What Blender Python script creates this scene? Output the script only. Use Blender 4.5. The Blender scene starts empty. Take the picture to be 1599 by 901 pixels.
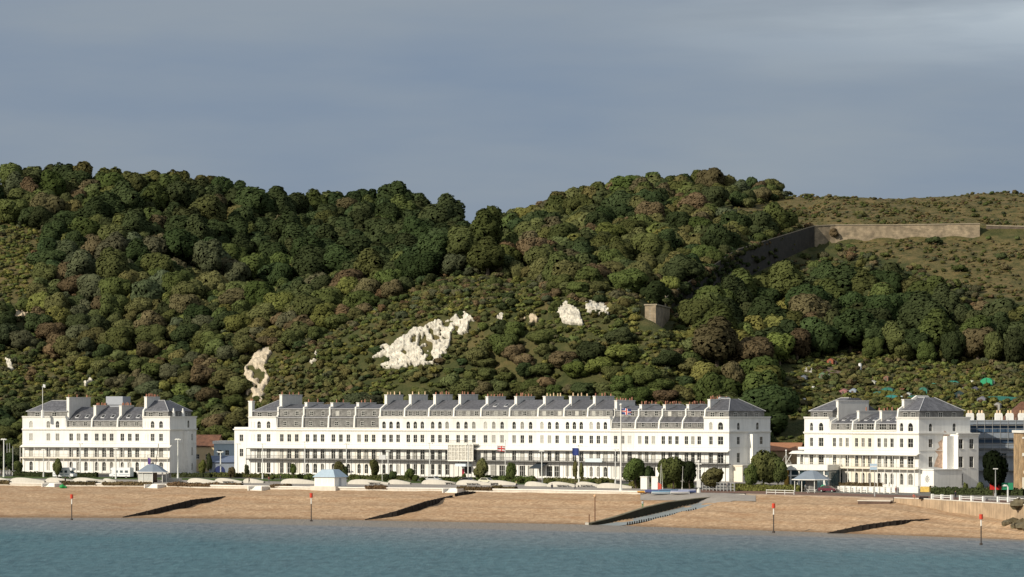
import bpy, math, random
import numpy as np
from mathutils import Vector, Matrix
random.seed(7); RNG = np.random.default_rng(11)
S = bpy.context.scene
COL = S.collection
R = math.radians
# ------------------------------------------------------------------ survey constants
F = 5000.0; CX = 799.5; HY = 645.0; CZ = 25.0; BASE = 7.4
def P(px, py, d): return Vector(((px-CX)*d/F, d, CZ+(HY-py)*d/F))
def world(px, d, z): return Vector(((px-CX)*d/F, d, z))

# ------------------------------------------------------------------ materials
MATS = {}
def nodes_of(name):
    m = bpy.data.materials.new(name); m.use_nodes = True
    nt = m.node_tree; b = nt.nodes['Principled BSDF']
    return m, nt, b
def mat(name, col, rough=0.7, var=0.15, scale=1.5, bump=0.0, spec=0.3, metal=0.0, streak=0.0, objvar=0.0, detail=6.0):
    if name in MATS: return MATS[name]
    m, nt, b = nodes_of(name); N = nt.nodes; L = nt.links
    b.inputs['Roughness'].default_value = rough; b.inputs['Specular IOR Level'].default_value = spec
    b.inputs['Metallic'].default_value = metal
    tc = N.new('ShaderNodeTexCoord')
    nz = N.new('ShaderNodeTexNoise'); nz.inputs['Scale'].default_value = scale; nz.inputs['Detail'].default_value = detail
    nz.inputs['Roughness'].default_value = 0.65
    L.new(tc.outputs['Object'], nz.inputs['Vector'])
    mr = N.new('ShaderNodeMapRange'); mr.inputs['From Min'].default_value = 0.25; mr.inputs['From Max'].default_value = 0.75
    mr.inputs['To Min'].default_value = 1-var; mr.inputs['To Max'].default_value = 1+var
    L.new(nz.outputs['Fac'], mr.inputs['Value'])
    val = mr.outputs['Result']
    if streak:
        mp = N.new('ShaderNodeMapping'); mp.inputs['Scale'].default_value = (1.6, 1.6, 0.12)
        L.new(tc.outputs['Object'], mp.inputs['Vector'])
        n2 = N.new('ShaderNodeTexNoise'); n2.inputs['Scale'].default_value = 1.3; n2.inputs['Detail'].default_value = 5
        L.new(mp.outputs['Vector'], n2.inputs['Vector'])
        m2 = N.new('ShaderNodeMapRange'); m2.inputs['From Min'].default_value = 0.35; m2.inputs['From Max'].default_value = 0.7
        m2.inputs['To Min'].default_value = 1.0; m2.inputs['To Max'].default_value = 1-streak
        L.new(n2.outputs['Fac'], m2.inputs['Value'])
        mm = N.new('ShaderNodeMath'); mm.operation = 'MULTIPLY'
        L.new(val, mm.inputs[0]); L.new(m2.outputs['Result'], mm.inputs[1]); val = mm.outputs[0]
    if objvar:
        oi = N.new('ShaderNodeObjectInfo'); m3 = N.new('ShaderNodeMapRange')
        m3.inputs['To Min'].default_value = 1-objvar; m3.inputs['To Max'].default_value = 1+objvar
        L.new(oi.outputs['Random'], m3.inputs['Value'])
        mm = N.new('ShaderNodeMath'); mm.operation = 'MULTIPLY'
        L.new(val, mm.inputs[0]); L.new(m3.outputs['Result'], mm.inputs[1]); val = mm.outputs[0]
    vm = N.new('ShaderNodeVectorMath'); vm.operation = 'SCALE'; vm.inputs[0].default_value = col[:3]
    L.new(val, vm.inputs['Scale']); L.new(vm.outputs['Vector'], b.inputs['Base Color'])
    if bump:
        bp = N.new('ShaderNodeBump'); bp.inputs['Strength'].default_value = bump; bp.inputs['Distance'].default_value = 0.1
        L.new(nz.outputs['Fac'], bp.inputs['Height']); L.new(bp.outputs['Normal'], b.inputs['Normal'])
    MATS[name] = m; return m

WHITE = mat('white_stucco', (0.80, 0.79, 0.755), 0.75, 0.07, 0.4, 0.05, streak=0.13, objvar=0.05)
WHITE2 = mat('greyed_stucco', (0.74, 0.73, 0.69), 0.75, 0.08, 0.4, 0.05, streak=0.18, objvar=0.05)
WHITE3 = mat('ivory_stucco', (0.80, 0.765, 0.69), 0.75, 0.06, 0.4, 0.05, streak=0.12, objvar=0.04)
CREAM = mat('cream_stucco', (0.76, 0.70, 0.59), 0.75, 0.06, 0.5, 0.05, streak=0.08)
TRIM = mat('white_trim', (0.76, 0.74, 0.69), 0.7, 0.05, 2.0, streak=0.06)
SHADE = mat('shaded_render', (0.63, 0.61, 0.575), 0.8, 0.10, 0.7, 0.1, streak=0.14, objvar=0.06)  # grey puts the stack flanks' shade into the colour; blind surrounds share it
FRAME = mat('window_paint', (0.70, 0.69, 0.65), 0.5, 0.03)
IRON = mat('dark_ironwork', (0.06, 0.058, 0.055), 0.6, 0.1, 5)
IRONL = mat('grey_ironwork', (0.30, 0.28, 0.25), 0.6, 0.1, 5)
POT = mat('terracotta', (0.33, 0.155, 0.10), 0.8, 0.2, 3, objvar=0.25)
POTC = mat('buff_pot', (0.62, 0.45, 0.28), 0.8, 0.15, 3, objvar=0.2)
LEAD = mat('lead_roll', (0.46, 0.46, 0.47), 0.6, 0.1, 2)
def slate_mat(name, c, scale=1.0):
    m, nt, b = nodes_of(name); N = nt.nodes; L = nt.links
    b.inputs['Roughness'].default_value = 0.6; b.inputs['Specular IOR Level'].default_value = 0.35
    tc = N.new('ShaderNodeTexCoord')
    br = N.new('ShaderNodeTexBrick'); br.inputs['Scale'].default_value = 1.0
    br.inputs['Brick Width'].default_value = 0.45; br.inputs['Row Height'].default_value = 0.28; br.inputs['Mortar Size'].default_value = 0.02
    br.inputs['Color1'].default_value = (c[0]*0.8, c[1]*0.8, c[2]*0.8, 1); br.inputs['Color2'].default_value = (c[0]*1.2, c[1]*1.2, c[2]*1.2, 1)
    br.inputs['Mortar'].default_value = (c[0]*.45, c[1]*.45, c[2]*.45, 1)
    sx = N.new('ShaderNodeSeparateXYZ'); L.new(tc.outputs['Object'], sx.inputs[0])
    cb = N.new('ShaderNodeCombineXYZ')
    ad = N.new('ShaderNodeMath'); ad.operation = 'ADD'
    L.new(sx.outputs['Y'], ad.inputs[0]); L.new(sx.outputs['Z'], ad.inputs[1])
    L.new(sx.outputs['X'], cb.inputs['X']); L.new(ad.outputs[0], cb.inputs['Y']); L.new(cb.outputs[0], br.inputs['Vector'])
    nz = N.new('ShaderNodeTexNoise'); nz.inputs['Scale'].default_value = 0.8; nz.inputs['Detail'].default_value = 6
    L.new(tc.outputs['Object'], nz.inputs['Vector'])
    mr = N.new('ShaderNodeMapRange'); mr.inputs['From Min'].default_value = .3; mr.inputs['From Max'].default_value = .7
    mr.inputs['To Min'].default_value = 0.65; mr.inputs['To Max'].default_value = 1.3
    L.new(nz.outputs['Fac'], mr.inputs['Value'])
    oi = N.new('ShaderNodeObjectInfo'); m3 = N.new('ShaderNodeMapRange'); m3.inputs['To Min'].default_value = .8; m3.inputs['To Max'].default_value = 1.2
    L.new(oi.outputs['Random'], m3.inputs['Value'])
    mu = N.new('ShaderNodeMath'); mu.operation = 'MULTIPLY'; L.new(mr.outputs[0], mu.inputs[0]); L.new(m3.outputs[0], mu.inputs[1])
    vm = N.new('ShaderNodeVectorMath'); vm.operation = 'SCALE'
    L.new(br.outputs['Color'], vm.inputs[0]); L.new(mu.outputs[0], vm.inputs['Scale']); L.new(vm.outputs[0], b.inputs['Base Color'])
    MATS[name] = m; return m
SLATE = slate_mat('slate', (0.105, 0.105, 0.115))
SLATEW = slate_mat('slate_hung', (0.19, 0.185, 0.175))
TILE = slate_mat('clay_tile', (0.20, 0.095, 0.055))
def brick_mat(name, c1, c2, mort, w=0.45, h=0.15):
    m, nt, b = nodes_of(name); N = nt.nodes; L = nt.links
    b.inputs['Roughness'].default_value = 0.85
    tc = N.new('ShaderNodeTexCoord'); br = N.new('ShaderNodeTexBrick'); br.inputs['Scale'].default_value = 1
    br.inputs['Brick Width'].default_value = w; br.inputs['Row Height'].default_value = h; br.inputs['Mortar Size'].default_value = 0.012
    br.inputs['Color1'].default_value = (*c1, 1); br.inputs['Color2'].default_value = (*c2, 1); br.inputs['Mortar'].default_value = (*mort, 1)
    sx = N.new('ShaderNodeSeparateXYZ'); cb = N.new('ShaderNodeCombineXYZ'); L.new(tc.outputs['Object'], sx.inputs[0])
    ad = N.new('ShaderNodeMath'); ad.operation = 'ADD'; L.new(sx.outputs['X'], ad.inputs[0]); L.new(sx.outputs['Y'], ad.inputs[1])
    L.new(ad.outputs[0], cb.inputs['X']); L.new(sx.outputs['Z'], cb.inputs['Y']); L.new(cb.outputs[0], br.inputs['Vector'])
    nz = N.new('ShaderNodeTexNoise'); nz.inputs['Scale'].default_value = .5; nz.inputs['Detail'].default_value = 8
    L.new(tc.outputs['Object'], nz.inputs['Vector'])
    mr = N.new('ShaderNodeMapRange'); mr.inputs['From Min'].default_value = .3; mr.inputs['From Max'].default_value = .7
    mr.inputs['To Min'].default_value = .55; mr.inputs['To Max'].default_value = 1.35; L.new(nz.outputs['Fac'], mr.inputs['Value'])
    vm = N.new('ShaderNodeVectorMath'); vm.operation = 'SCALE'
    L.new(br.outputs['Color'], vm.inputs[0]); L.new(mr.outputs[0], vm.inputs['Scale']); L.new(vm.outputs[0], b.inputs['Base Color'])
    MATS[name] = m; return m
FORTBRICK = brick_mat('weathered_brick', (0.27, 0.21, 0.14), (0.20, 0.16, 0.105), (0.24, 0.205, 0.15), 1.1, 0.45)
YBRICK = brick_mat('yellow_brick', (0.36, 0.23, 0.10), (0.28, 0.17, 0.08), (0.4, 0.35, 0.28))
GLASS = mat('dark_glass', (0.026, 0.027, 0.025), 0.12, 0.3, 1.0, spec=0.35, objvar=0.6)
GLASSB = mat('blue_glass', (0.04, 0.07, 0.085), 0.1, 0.3, 1.0, spec=0.6, objvar=0.3)
NET = mat('net_curtain', (0.20, 0.195, 0.175), 0.6, 0.35, 1.6, spec=0.4, objvar=0.4)
BLIND = mat('pale_blind', (0.42, 0.41, 0.37), 0.6, 0.2, 1.2, objvar=0.25)

# ------------------------------------------------------------------ mesh builders
class MB:
    def __init__(s): s.v = []; s.f = []
    def poly(s, pts):
        n = len(s.v); s.v += [tuple(p) for p in pts]; s.f.append(tuple(range(n, n+len(pts)))); return s
    def box(s, x0, x1, y0, y1, z0, z1):
        n = len(s.v)
        s.v += [(x0,y0,z0),(x1,y0,z0),(x1,y1,z0),(x0,y1,z0),(x0,y0,z1),(x1,y0,z1),(x1,y1,z1),(x0,y1,z1)]
        s.f += [tuple(n+i for i in q) for q in ((0,3,2,1),(4,5,6,7),(0,1,5,4),(1,2,6,5),(2,3,7,6),(3,0,4,7))]; return s
    def obox(s, c, ax, l, w, h, top=1.0):
        c = Vector(c); ax = Vector(ax).normalized(); up = Vector((0,0,1)) if abs(ax.z) < .99 else Vector((1,0,0))
        sd = ax.cross(up).normalized(); u2 = sd.cross(ax)
        n = len(s.v)
        for k in (0, 1):
            for a, b in ((-1,-1),(1,-1),(1,1),(-1,1)):
                t = top if k else 1
                s.v.append(tuple(c+ax*(l*k)+sd*(a*w*t/2)+u2*(b*h*t/2)))
        s.f += [tuple(n+i for i in q) for q in ((0,3,2,1),(4,5,6,7),(0,1,5,4),(1,2,6,5),(2,3,7,6),(3,0,4,7))]; return s
    def cyl(s, x, y, z0, z1, r0, r1=None, n=8):
        r1 = r0 if r1 is None else r1; b = len(s.v)
        for (z, r) in ((z0, r0), (z1, r1)):
            for k in range(n): s.v.append((x+r*math.cos(2*math.pi*k/n), y+r*math.sin(2*math.pi*k/n), z))
        for k in range(n): s.f.append((b+k, b+(k+1) % n, b+n+(k+1) % n, b+n+k))
        s.f.append(tuple(range(b+n-1, b-1, -1))); s.f.append(tuple(range(b+n, b+2*n))); return s
    def tube(s, pts, r, n=6):
        rs = r if isinstance(r, (list, tuple)) else [r]*len(pts)
        b = len(s.v); pts = [Vector(p) for p in pts]
        for i, p in enumerate(pts):
            t = (pts[min(i+1, len(pts)-1)]-pts[max(i-1, 0)]).normalized()
            a = t.cross(Vector((0.13, 0.21, 1)) if abs(t.z) < .9 else Vector((1, 0.1, 0))).normalized(); c = t.cross(a)
            for k in range(n):
                an = 2*math.pi*k/n; s.v.append(tuple(p+a*(rs[i]*math.cos(an))+c*(rs[i]*math.sin(an))))
        for i in range(len(pts)-1):
            for k in range(n): s.f.append((b+i*n+k, b+i*n+(k+1) % n, b+(i+1)*n+(k+1) % n, b+(i+1)*n+k))
        s.f.append(tuple(range(b+n-1, b-1, -1))); e = b+(len(pts)-1)*n; s.f.append(tuple(range(e, e+n))); return s
    def prism(s, prof, x0, x1):   # profile in (y,z), extruded in x
        n = len(s.v); k = len(prof)
        for x in (x0, x1): s.v += [(x, y, z) for y, z in prof]
        for i in range(k): j = (i+1) % k; s.f.append((n+i, n+j, n+k+j, n+k+i))
        s.f.append(tuple(range(n+k-1, n-1, -1))); s.f.append(tuple(range(n+k, n+2*k))); return s
    def prismz(s, pts, z0, z1):   # polygon in (x,y), extruded in z
        n = len(s.v); k = len(pts)
        for z in (z0, z1): s.v += [(x, y, z) for x, y in pts]
        for i in range(k): j = (i+1) % k; s.f.append((n+i, n+j, n+k+j, n+k+i))
        s.f.append(tuple(range(n+k-1, n-1, -1))); s.f.append(tuple(range(n+k, n+2*k))); return s
    def sphere(s, c, r, n=8, sz=1.0):
        b = len(s.v); m = n//2+1
        for i in range(m+1):
            th = math.pi*i/m
            for k in range(n): s.v.append((c[0]+r*math.sin(th)*math.cos(2*math.pi*k/n), c[1]+r*math.sin(th)*math.sin(2*math.pi*k/n), c[2]+r*sz*math.cos(th)))
        for i in range(m):
            for k in range(n): s.f.append((b+i*n+k, b+i*n+(k+1) % n, b+(i+1)*n+(k+1) % n, b+(i+1)*n+k))
        return s
    def mesh(s, name, m=None):
        me = bpy.data.meshes.new(name); me.from_pydata(s.v, [], s.f)
        if m: me.materials.append(m)
        return me
    def build(s, name, m, parent=None, smooth=False):
        me = s.mesh(name, m)
        if smooth: me.polygons.foreach_set('use_smooth', [True]*len(me.polygons))
        return link(name, me, parent)
def link(name, data, parent=None, loc=None, rz=None):
    o = bpy.data.objects.new(name, data); COL.objects.link(o)
    if parent: o.parent = parent
    if loc is not None: o.location = loc
    if rz is not None: o.rotation_euler = (0, 0, rz)
    return o
def tag(o, label, cat, group=None, kind=None):
    o['label'] = label; o['category'] = cat
    if group: o['group'] = group
    if kind: o['kind'] = kind
    return o
def thing(name, label, cat, loc=(0,0,0), rz=0, group=None):
    o = link(name, None, None, loc, rz); o.empty_display_size = 0.5
    return tag(o, label, cat, group)
def dup(src, loc=None, rz=None, label=None):
    def cp(o, par):
        c = o.copy(); COL.objects.link(c); c.parent = par
        for ch in o.children: cp(ch, c)
        return c
    r = cp(src, None)
    if loc is not None: r.location = loc
    if rz is not None: r.rotation_euler = (0, 0, rz)
    if label: r['label'] = label
    return r
def struct(o):
    o['kind'] = 'structure'; return o
def np_mesh(name, V, Q, material=None, attr=None, smooth=False, normals=None):
    me = bpy.data.meshes.new(name); nv = len(V); nq, k = Q.shape
    me.vertices.add(nv); me.vertices.foreach_set('co', np.ascontiguousarray(V, dtype=np.float32).ravel())
    me.loops.add(nq*k); me.loops.foreach_set('vertex_index', np.ascontiguousarray(Q, dtype=np.int32).ravel())
    me.polygons.add(nq); me.polygons.foreach_set('loop_start', np.arange(0, nq*k, k, dtype=np.int32))
    me.polygons.foreach_set('loop_total', np.full(nq, k, dtype=np.int32))
    if smooth: me.polygons.foreach_set('use_smooth', np.ones(nq, dtype=bool))
    if attr is not None:
        for an, av in attr.items():
            a = me.attributes.new(an, 'FLOAT', 'POINT'); a.data.foreach_set('value', np.ascontiguousarray(av, dtype=np.float32))
    me.update(calc_edges=True)
    if normals is not None:
        me.polygons.foreach_set('use_smooth', np.ones(nq, dtype=bool)); cn = me.attributes.new('custom_normal', 'FLOAT_VECTOR', 'POINT'); cn.data.foreach_set('vector', np.ascontiguousarray(normals, dtype=np.float32).ravel())
    if material: me.materials.append(material)
    return me

# ------------------------------------------------------------------ smooth noise for terrain
_perm = RNG.random((256, 256))
def vnoise(x, y):
    x = np.asarray(x, float); y = np.asarray(y, float)
    xi = np.floor(x).astype(int); yi = np.floor(y).astype(int); fx = x-xi; fy = y-yi
    fx = fx*fx*(3-2*fx); fy = fy*fy*(3-2*fy)
    g = lambda a, b: _perm[a % 256, b % 256]
    return (g(xi, yi)*(1-fx)+g(xi+1, yi)*fx)*(1-fy)+(g(xi, yi+1)*(1-fx)+g(xi+1, yi+1)*fx)*fy
def fbm(x, y, o=4):
    t = 0; a = .5; 
    for i in range(o): t = t+a*vnoise(x*2**i+17*i, y*2**i+31*i); a *= .5
    return t
def ipx(px, xs, ys):
    px = np.asarray(px, float); r = np.interp(px, xs, ys)
    l = px < xs[0]; g = px > xs[-1]
    r = np.where(l, ys[0]+(px-xs[0])*(ys[1]-ys[0])/(xs[1]-xs[0]), r)
    r = np.where(g, ys[-1]+(px-xs[-1])*(ys[-1]-ys[-2])/(xs[-1]-xs[-2]), r)
    return r
# ------------------------------------------------------------------ crescent front line: chain the houses along the arc
def chain(px0, d0, bounds, thf):
    pts = [((px0-CX)*d0/F, d0)]; out = []
    for a, b in zip(bounds[:-1], bounds[1:]):
        th = R(thf((a+b)/2)); x0, y0 = pts[-1]; ux, uy = math.cos(th), -math.sin(th); k = (b-CX)/F
        t = (k*y0-x0)/(ux-k*uy)
        out.append(((x0, y0), th, t)); pts.append((x0+ux*t, y0+uy*t))
    return out, pts
LB = [35, 102.7, 142.6, 182.7, 222.5, 265]
CB = [366, 388, 431.5, 471.7, 512.1, 552.4, 591.6, 629.5, 667.4, 706.4, 748.7, 793.4, 837.8, 878.3, 915.3, 953.2, 991.2, 1028, 1064.5, 1099, 1138.5]
RB = [1256, 1295.5, 1330, 1365.3, 1400, 1435]
LH, LP = chain(35, 945, LB, lambda x: 23)
CH, CP = chain(366, 916, CB, lambda x: 26+(x-366)/(1138-366)*20)
RH, RP = chain(1256, 784, RB, lambda x: 56)
print('widths', [round(h[2], 1) for h in LH], [round(h[2], 1) for h in CH], [round(h[2], 1) for h in RH], CP[-1], RP[-1])
bx = [35, 265, 366] ; bd = [LP[0][1], LP[-1][1], CP[0][1]]
for i in range(3, len(CB), 3): bx.append(CB[i]); bd.append(CP[i][1])
bx += [1138.5, 1256, 1435, 1599]; bd += [CP[-1][1], RP[0][1], RP[-1][1], RP[-1][1]-22]
for k in range(1, len(bd)): bd[k] = min(bd[k], bd[k-1]-.5)
d_b = lambda px: ipx(px, bx, bd)
SW = ([0, 250, 480, 700, 960, 1150, 1300, 1440, 1599], [851, 833, 803, 788, 762, 744, 722, 697, 652])
d_w = lambda px: ipx(px, *SW)                       # sea wall
SH = ([0, 200, 480, 600, 900, 1200, 1400, 1599], [767, 764, 753, 744, 719, 680, 655, 631])
d_s = lambda px: ipx(px, *SH)                       # waterline
BT = ([0, 900, 1150, 1330, 1400, 1480, 1599], [5.75, 5.75, 6.05, 6.05, 5.3, 3.9, 2.6])
bt = lambda px: np.interp(px, *BT)
def ground_z(px, d):
    u = (d-d_w(px))/(d_b(px)-4-d_w(px)); return 6.35+(BASE-6.35)*np.clip(u, 0, 1)
def beach_z(px, d):
    t = (d-d_s(px))/(d_w(px)-d_s(px)); top = bt(px)
    z = np.where(t < 0, t*6, top*(np.clip(t, 0, 1)**0.85))
    tt = np.clip(t, 0, 1)
    z = z+tt*(1-tt)*(2.4*np.exp(-((tt-.66)/.07)**2)+1.3*np.exp(-((tt-.38)/.05)**2)+.6*np.exp(-((tt-.2)/.035)**2))
    pw = 926+(1133-926)*t; k = np.clip((px-pw)/3, 0, 1)*np.clip(1-(px-pw-44)/14, 0, 1)   # the slipway cut
    return np.where((k > 0) & (t > 0), z*(1-k)+k*np.minimum(z, top*np.clip(t, 0, 1.1)**1.25-.1), z)
# hill knots: x: (foot d, (d,y) x4 )
HK = [(-400, 995, (1060, 610), (1130, 490), (1150, 460), (1270, 297)),
      (0, 990, (1060, 600), (1130, 470), (1150, 445), (1270, 297)),
      (200, 985, (1050, 590), (1120, 470), (1140, 440), (1280, 304)),
      (320, 975, (1040, 575), (1105, 478), (1145, 465), (1285, 306)),
      (400, 968, (1030, 552), (1090, 482), (1150, 490), (1290, 331)),
      (500, 958, (1015, 540), (1085, 464), (1150, 474), (1300, 341)),
      (600, 945, (1010, 500), (1095, 440), (1160, 452), (1310, 330)),
      (700, 932, (1000, 488), (1095, 402), (1170, 405), (1320, 354)),
      (760, 925, (990, 482), (1100, 378), (1180, 380), (1320, 361)),
      (800, 920, (985, 480), (1080, 410), (1110, 402), (1270, 352)),
      (900, 903, (970, 468), (1060, 412), (1090, 398), (1260, 324)),
      (1000, 888, (960, 488), (1030, 442), (1060, 424), (1250, 302)),
      (1040, 883, (950, 520), (990, 503), (993, 468), (1250, 298)),
      (1150, 868, (955, 560), (1055, 447), (1059, 394), (1240, 299)),
      (1270, 853, (955, 566), (1125, 387), (1129, 357), (1230, 308)),
      (1300, 848, (955, 568), (1128, 379), (1131, 355), (1200, 306)),
      (1400, 838, (950, 570), (1125, 373), (1128, 355), (1200, 307)),
      (1530, 825, (945, 572), (1120, 371), (1123, 353), (1200, 304)),
      (1545, 823, (944, 572), (1120, 369), (1123, 354), (1200, 304)),
      (1599, 818, (940, 575), (1115, 367), (1118, 355), (1200, 303)),
      (1950, 790, (930, 580), (1110, 368), (1113, 356), (1200, 306))]
HX = [k[0] for k in HK]
foot = lambda px: ipx(px, HX, [k[1] for k in HK])
def knots(px):
    ds = [ipx(px, HX, [k[1] for k in HK])]; zs = [np.full_like(ds[0], BASE-.1)]
    for j in range(2, 6):
        d = ipx(px, HX, [k[j][0] for k in HK]); y = ipx(px, HX, [k[j][1] for k in HK])
        ds.append(d); zs.append(CZ+(HY-y)*d/F)
    ds.append(ds[-1]+60); zs.append(zs[-1]-2); ds.append(ds[-1]+260); zs.append(zs[-1]-45); ds.append(ds[-1]+900); zs.append(zs[-1]-20)
    return ds, zs
def hill_z(px, d, rough=True):
    px = np.asarray(px, float); d = np.asarray(d, float); px, d = np.broadcast_arrays(px, d)
    ds, zs = knots(px)
    z = np.full(d.shape, BASE-.1)
    for i in range(len(ds)-1):
        t = np.clip((d-ds[i])/np.maximum(ds[i+1]-ds[i], .1), 0, 1)
        z = np.where(d >= ds[i], zs[i]*(1-t)+zs[i+1]*t, z)
    z = np.where(d > ds[-1], zs[-1], z)
    if rough:
        X = (px-CX)*d/F; w = np.clip((d-ds[0])/30, 0, 1)
        nearwall = ((px > 1030) & (np.abs(d-ds[2]) < 9))
        z = z+w*np.where(nearwall, .0, 1)*((fbm(X/22, d/22)-.47)*5+(fbm(X/6+9, d/6, 2)-.37)*1.0)
    return z
def surf_z(px, d):
    px = np.asarray(px, float); d = np.asarray(d, float)
    return np.where(d < d_w(px), beach_z(px, d), np.where(d < foot(px), ground_z(px, d), hill_z(px, d, False)))
def hit(px, py, dmin=None, dmax=1500):
    d = np.arange((dmin or d_s(px)-150), dmax, .25); z = np.maximum(surf_z(np.full_like(d, px), d), 0.0)
    y = HY+(CZ-z)*F/d
    k = int(np.argmax(y <= py)); return world(px, d[k], float(z[k]))
def onland(px, py):       # a point on the flat land in front of the crescent
    return hit(px, py, float(d_w(px))+.5)

# ------------------------------------------------------------------ fan sheets (ground, beach, hills)
def fan(name, cols, rows, zf, m, attrf=None, smooth=True):
    cols = np.asarray(cols, float); D = np.array([r(cols) if callable(r) else np.full_like(cols, r) for r in rows])
    PX = np.broadcast_to(cols, D.shape); Z = zf(PX, D); X = (PX-CX)*D/F
    V = np.stack([X, D, Z], -1).reshape(-1, 3); nr, nc = D.shape
    i = np.arange(nr-1)[:, None]*nc+np.arange(nc-1)[None]
    Q = np.stack([i, i+1, i+nc+1, i+nc], -1).reshape(-1, 4)
    at = {k: f(PX, D, Z).ravel() for k, f in attrf.items()} if attrf else None
    return struct(link(name, np_mesh(name, V, Q, m, at, smooth)))

def ground_mat(name, stops, scale, bump, extra=None, rough=.95):
    m, nt, b = nodes_of(name); N = nt.nodes; L = nt.links
    b.inputs['Roughness'].default_value = rough; b.inputs['Specular IOR Level'].default_value = .15
    ge = N.new('ShaderNodeNewGeometry')
    nz = N.new('ShaderNodeTexNoise'); nz.inputs['Scale'].default_value = scale; nz.inputs['Detail'].default_value = 10; nz.inputs['Roughness'].default_value = .68
    L.new(ge.outputs['Position'], nz.inputs['Vector'])
    cr = N.new('ShaderNodeValToRGB'); e = cr.color_ramp.elements
    while len(e) < len(stops): e.new(.5)
    for k, (p, c) in enumerate(stops): e[k].position = p; e[k].color = (*c, 1)
    L.new(nz.outputs['Fac'], cr.inputs['Fac'])
    bp = N.new('ShaderNodeBump'); bp.inputs['Strength'].default_value = bump; bp.inputs['Distance'].default_value = .4
    n2 = N.new('ShaderNodeTexNoise'); n2.inputs['Scale'].default_value = 1.4; n2.inputs['Detail'].default_value = 8
    L.new(ge.outputs['Position'], n2.inputs['Vector']); L.new(n2.outputs['Fac'], bp.inputs['Height']); L.new(bp.outputs['Normal'], b.inputs['Normal'])
    out = cr.outputs['Color']
    if extra: out = extra(nt, ge, nz, out)
    L.new(out, b.inputs['Base Color']); return m
def mixc(nt, fac, a, b):
    mx = nt.nodes.new('ShaderNodeMix'); mx.data_type = 'RGBA'
    for s, v in ((0, fac), (6, a), (7, b)):
        if isinstance(v, tuple): mx.inputs[s].default_value = (*v, 1)
        elif isinstance(v, (int, float)): mx.inputs[s].default_value = v
        else: nt.links.new(v, mx.inputs[s])
    return mx.outputs[2]
def mapr(nt, v, a, b, c=0., d=1.):
    mr = nt.nodes.new('ShaderNodeMapRange')
    for i, k in zip(('From Min', 'From Max', 'To Min', 'To Max'), (a, b, c, d)): mr.inputs[i].default_value = k
    nt.links.new(v, mr.inputs['Value']); return mr.outputs['Result']
def math_n(nt, op, a, b=None):
    m = nt.nodes.new('ShaderNodeMath'); m.operation = op
    for i, v in enumerate((a, b)):
        if v is None: continue
        if isinstance(v, (int, float)): m.inputs[i].default_value = v
        else: nt.links.new(v, m.inputs[i])
    return m.outputs[0]
# shingle beach: wet at the foot, streaked by the tides
def beach_extra(nt, ge, nz, col):
    N = nt.nodes; L = nt.links
    at = N.new('ShaderNodeAttribute'); at.attribute_name = 'tide'
    n3 = N.new('ShaderNodeTexNoise'); n3.inputs['Scale'].default_value = 2.2; n3.inputs['Detail'].default_value = 5
    mp = N.new('ShaderNodeCombineXYZ'); L.new(math_n(nt, 'MULTIPLY', at.outputs['Fac'], 6.0), mp.inputs['X'])
    sx = N.new('ShaderNodeSeparateXYZ'); L.new(ge.outputs['Position'], sx.inputs[0])
    L.new(math_n(nt, 'MULTIPLY', sx.outputs['X'], 0.05), mp.inputs['Y'])
    L.new(mp.outputs[0], n3.inputs['Vector'])
    band = mapr(nt, n3.outputs['Fac'], .46, .70, 0, .5)
    c = mixc(nt, band, col, (0.29, 0.155, 0.075))
    wet = mapr(nt, at.outputs['Fac'], 0.015, 0.075, 1, 0)
    c = mixc(nt, math_n(nt, 'MULTIPLY', wet, .6), c, (0.12, 0.08, 0.05))
    return c
BEACH = ground_mat('shingle', [(.34, (0.28, 0.178, 0.102)), (.5, (0.40, 0.272, 0.165)), (.66, (0.53, 0.38, 0.245))], 0.9, .6, beach_extra)
def hill_extra(nt, ge, nz, col):
    N = nt.nodes; L = nt.links
    at = N.new('ShaderNodeAttribute'); at.attribute_name = 'grass'
    g = N.new('ShaderNodeTexNoise'); g.inputs['Scale'].default_value = .25; g.inputs['Detail'].default_value = 9; g.inputs['Roughness'].default_value = .7
    L.new(ge.outputs['Position'], g.inputs['Vector'])
    cr = N.new('ShaderNodeValToRGB'); e = cr.color_ramp.elements; e.new(.5)
    for k, (p, c) in enumerate(((.36, (0.045, 0.048, 0.018)), (.5, (0.105, 0.088, 0.035)), (.64, (0.155, 0.112, 0.052)))): e[k].position = p; e[k].color = (*c, 1)
    L.new(g.outputs['Fac'], cr.inputs['Fac'])
    c = mixc(nt, at.outputs['Fac'], col, cr.outputs['Color'])
    return c
HILLM = ground_mat('hill_turf', [(.3, (0.022, 0.030, 0.011)), (.45, (0.045, 0.052, 0.018)), (.6, (0.075, 0.072, 0.028)), (.75, (0.105, 0.085, 0.04))], 0.16, 1.0, hill_extra)
LAND = ground_mat('town_ground', [(.35, (0.13, 0.125, 0.11)), (.65, (0.2, 0.19, 0.165))], .3, .2)
PAVE = ground_mat('promenade_paving', [(.3, (0.25, 0.225, 0.20)), (.7, (0.33, 0.30, 0.265))], .4, .2)
REDP = ground_mat('red_tarmac', [(.3, (0.145, 0.085, 0.065)), (.7, (0.20, 0.125, 0.095))], .4, .2)
ROADM = ground_mat('asphalt', [(.3, (0.045, 0.045, 0.047)), (.7, (0.075, 0.073, 0.07))], .4, .2)
LAWN = ground_mat('garden_lawn', [(.3, (0.045, 0.075, 0.02)), (.7, (0.09, 0.12, 0.035))], .6, .5)
CONC = mat('pale_concrete', (0.60, 0.56, 0.49), .85, .14, .6, .2, streak=.12)
CONCT = mat('stained_concrete', (0.44, 0.325, 0.215), .9, .3, .35, .3, streak=.35)
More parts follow.
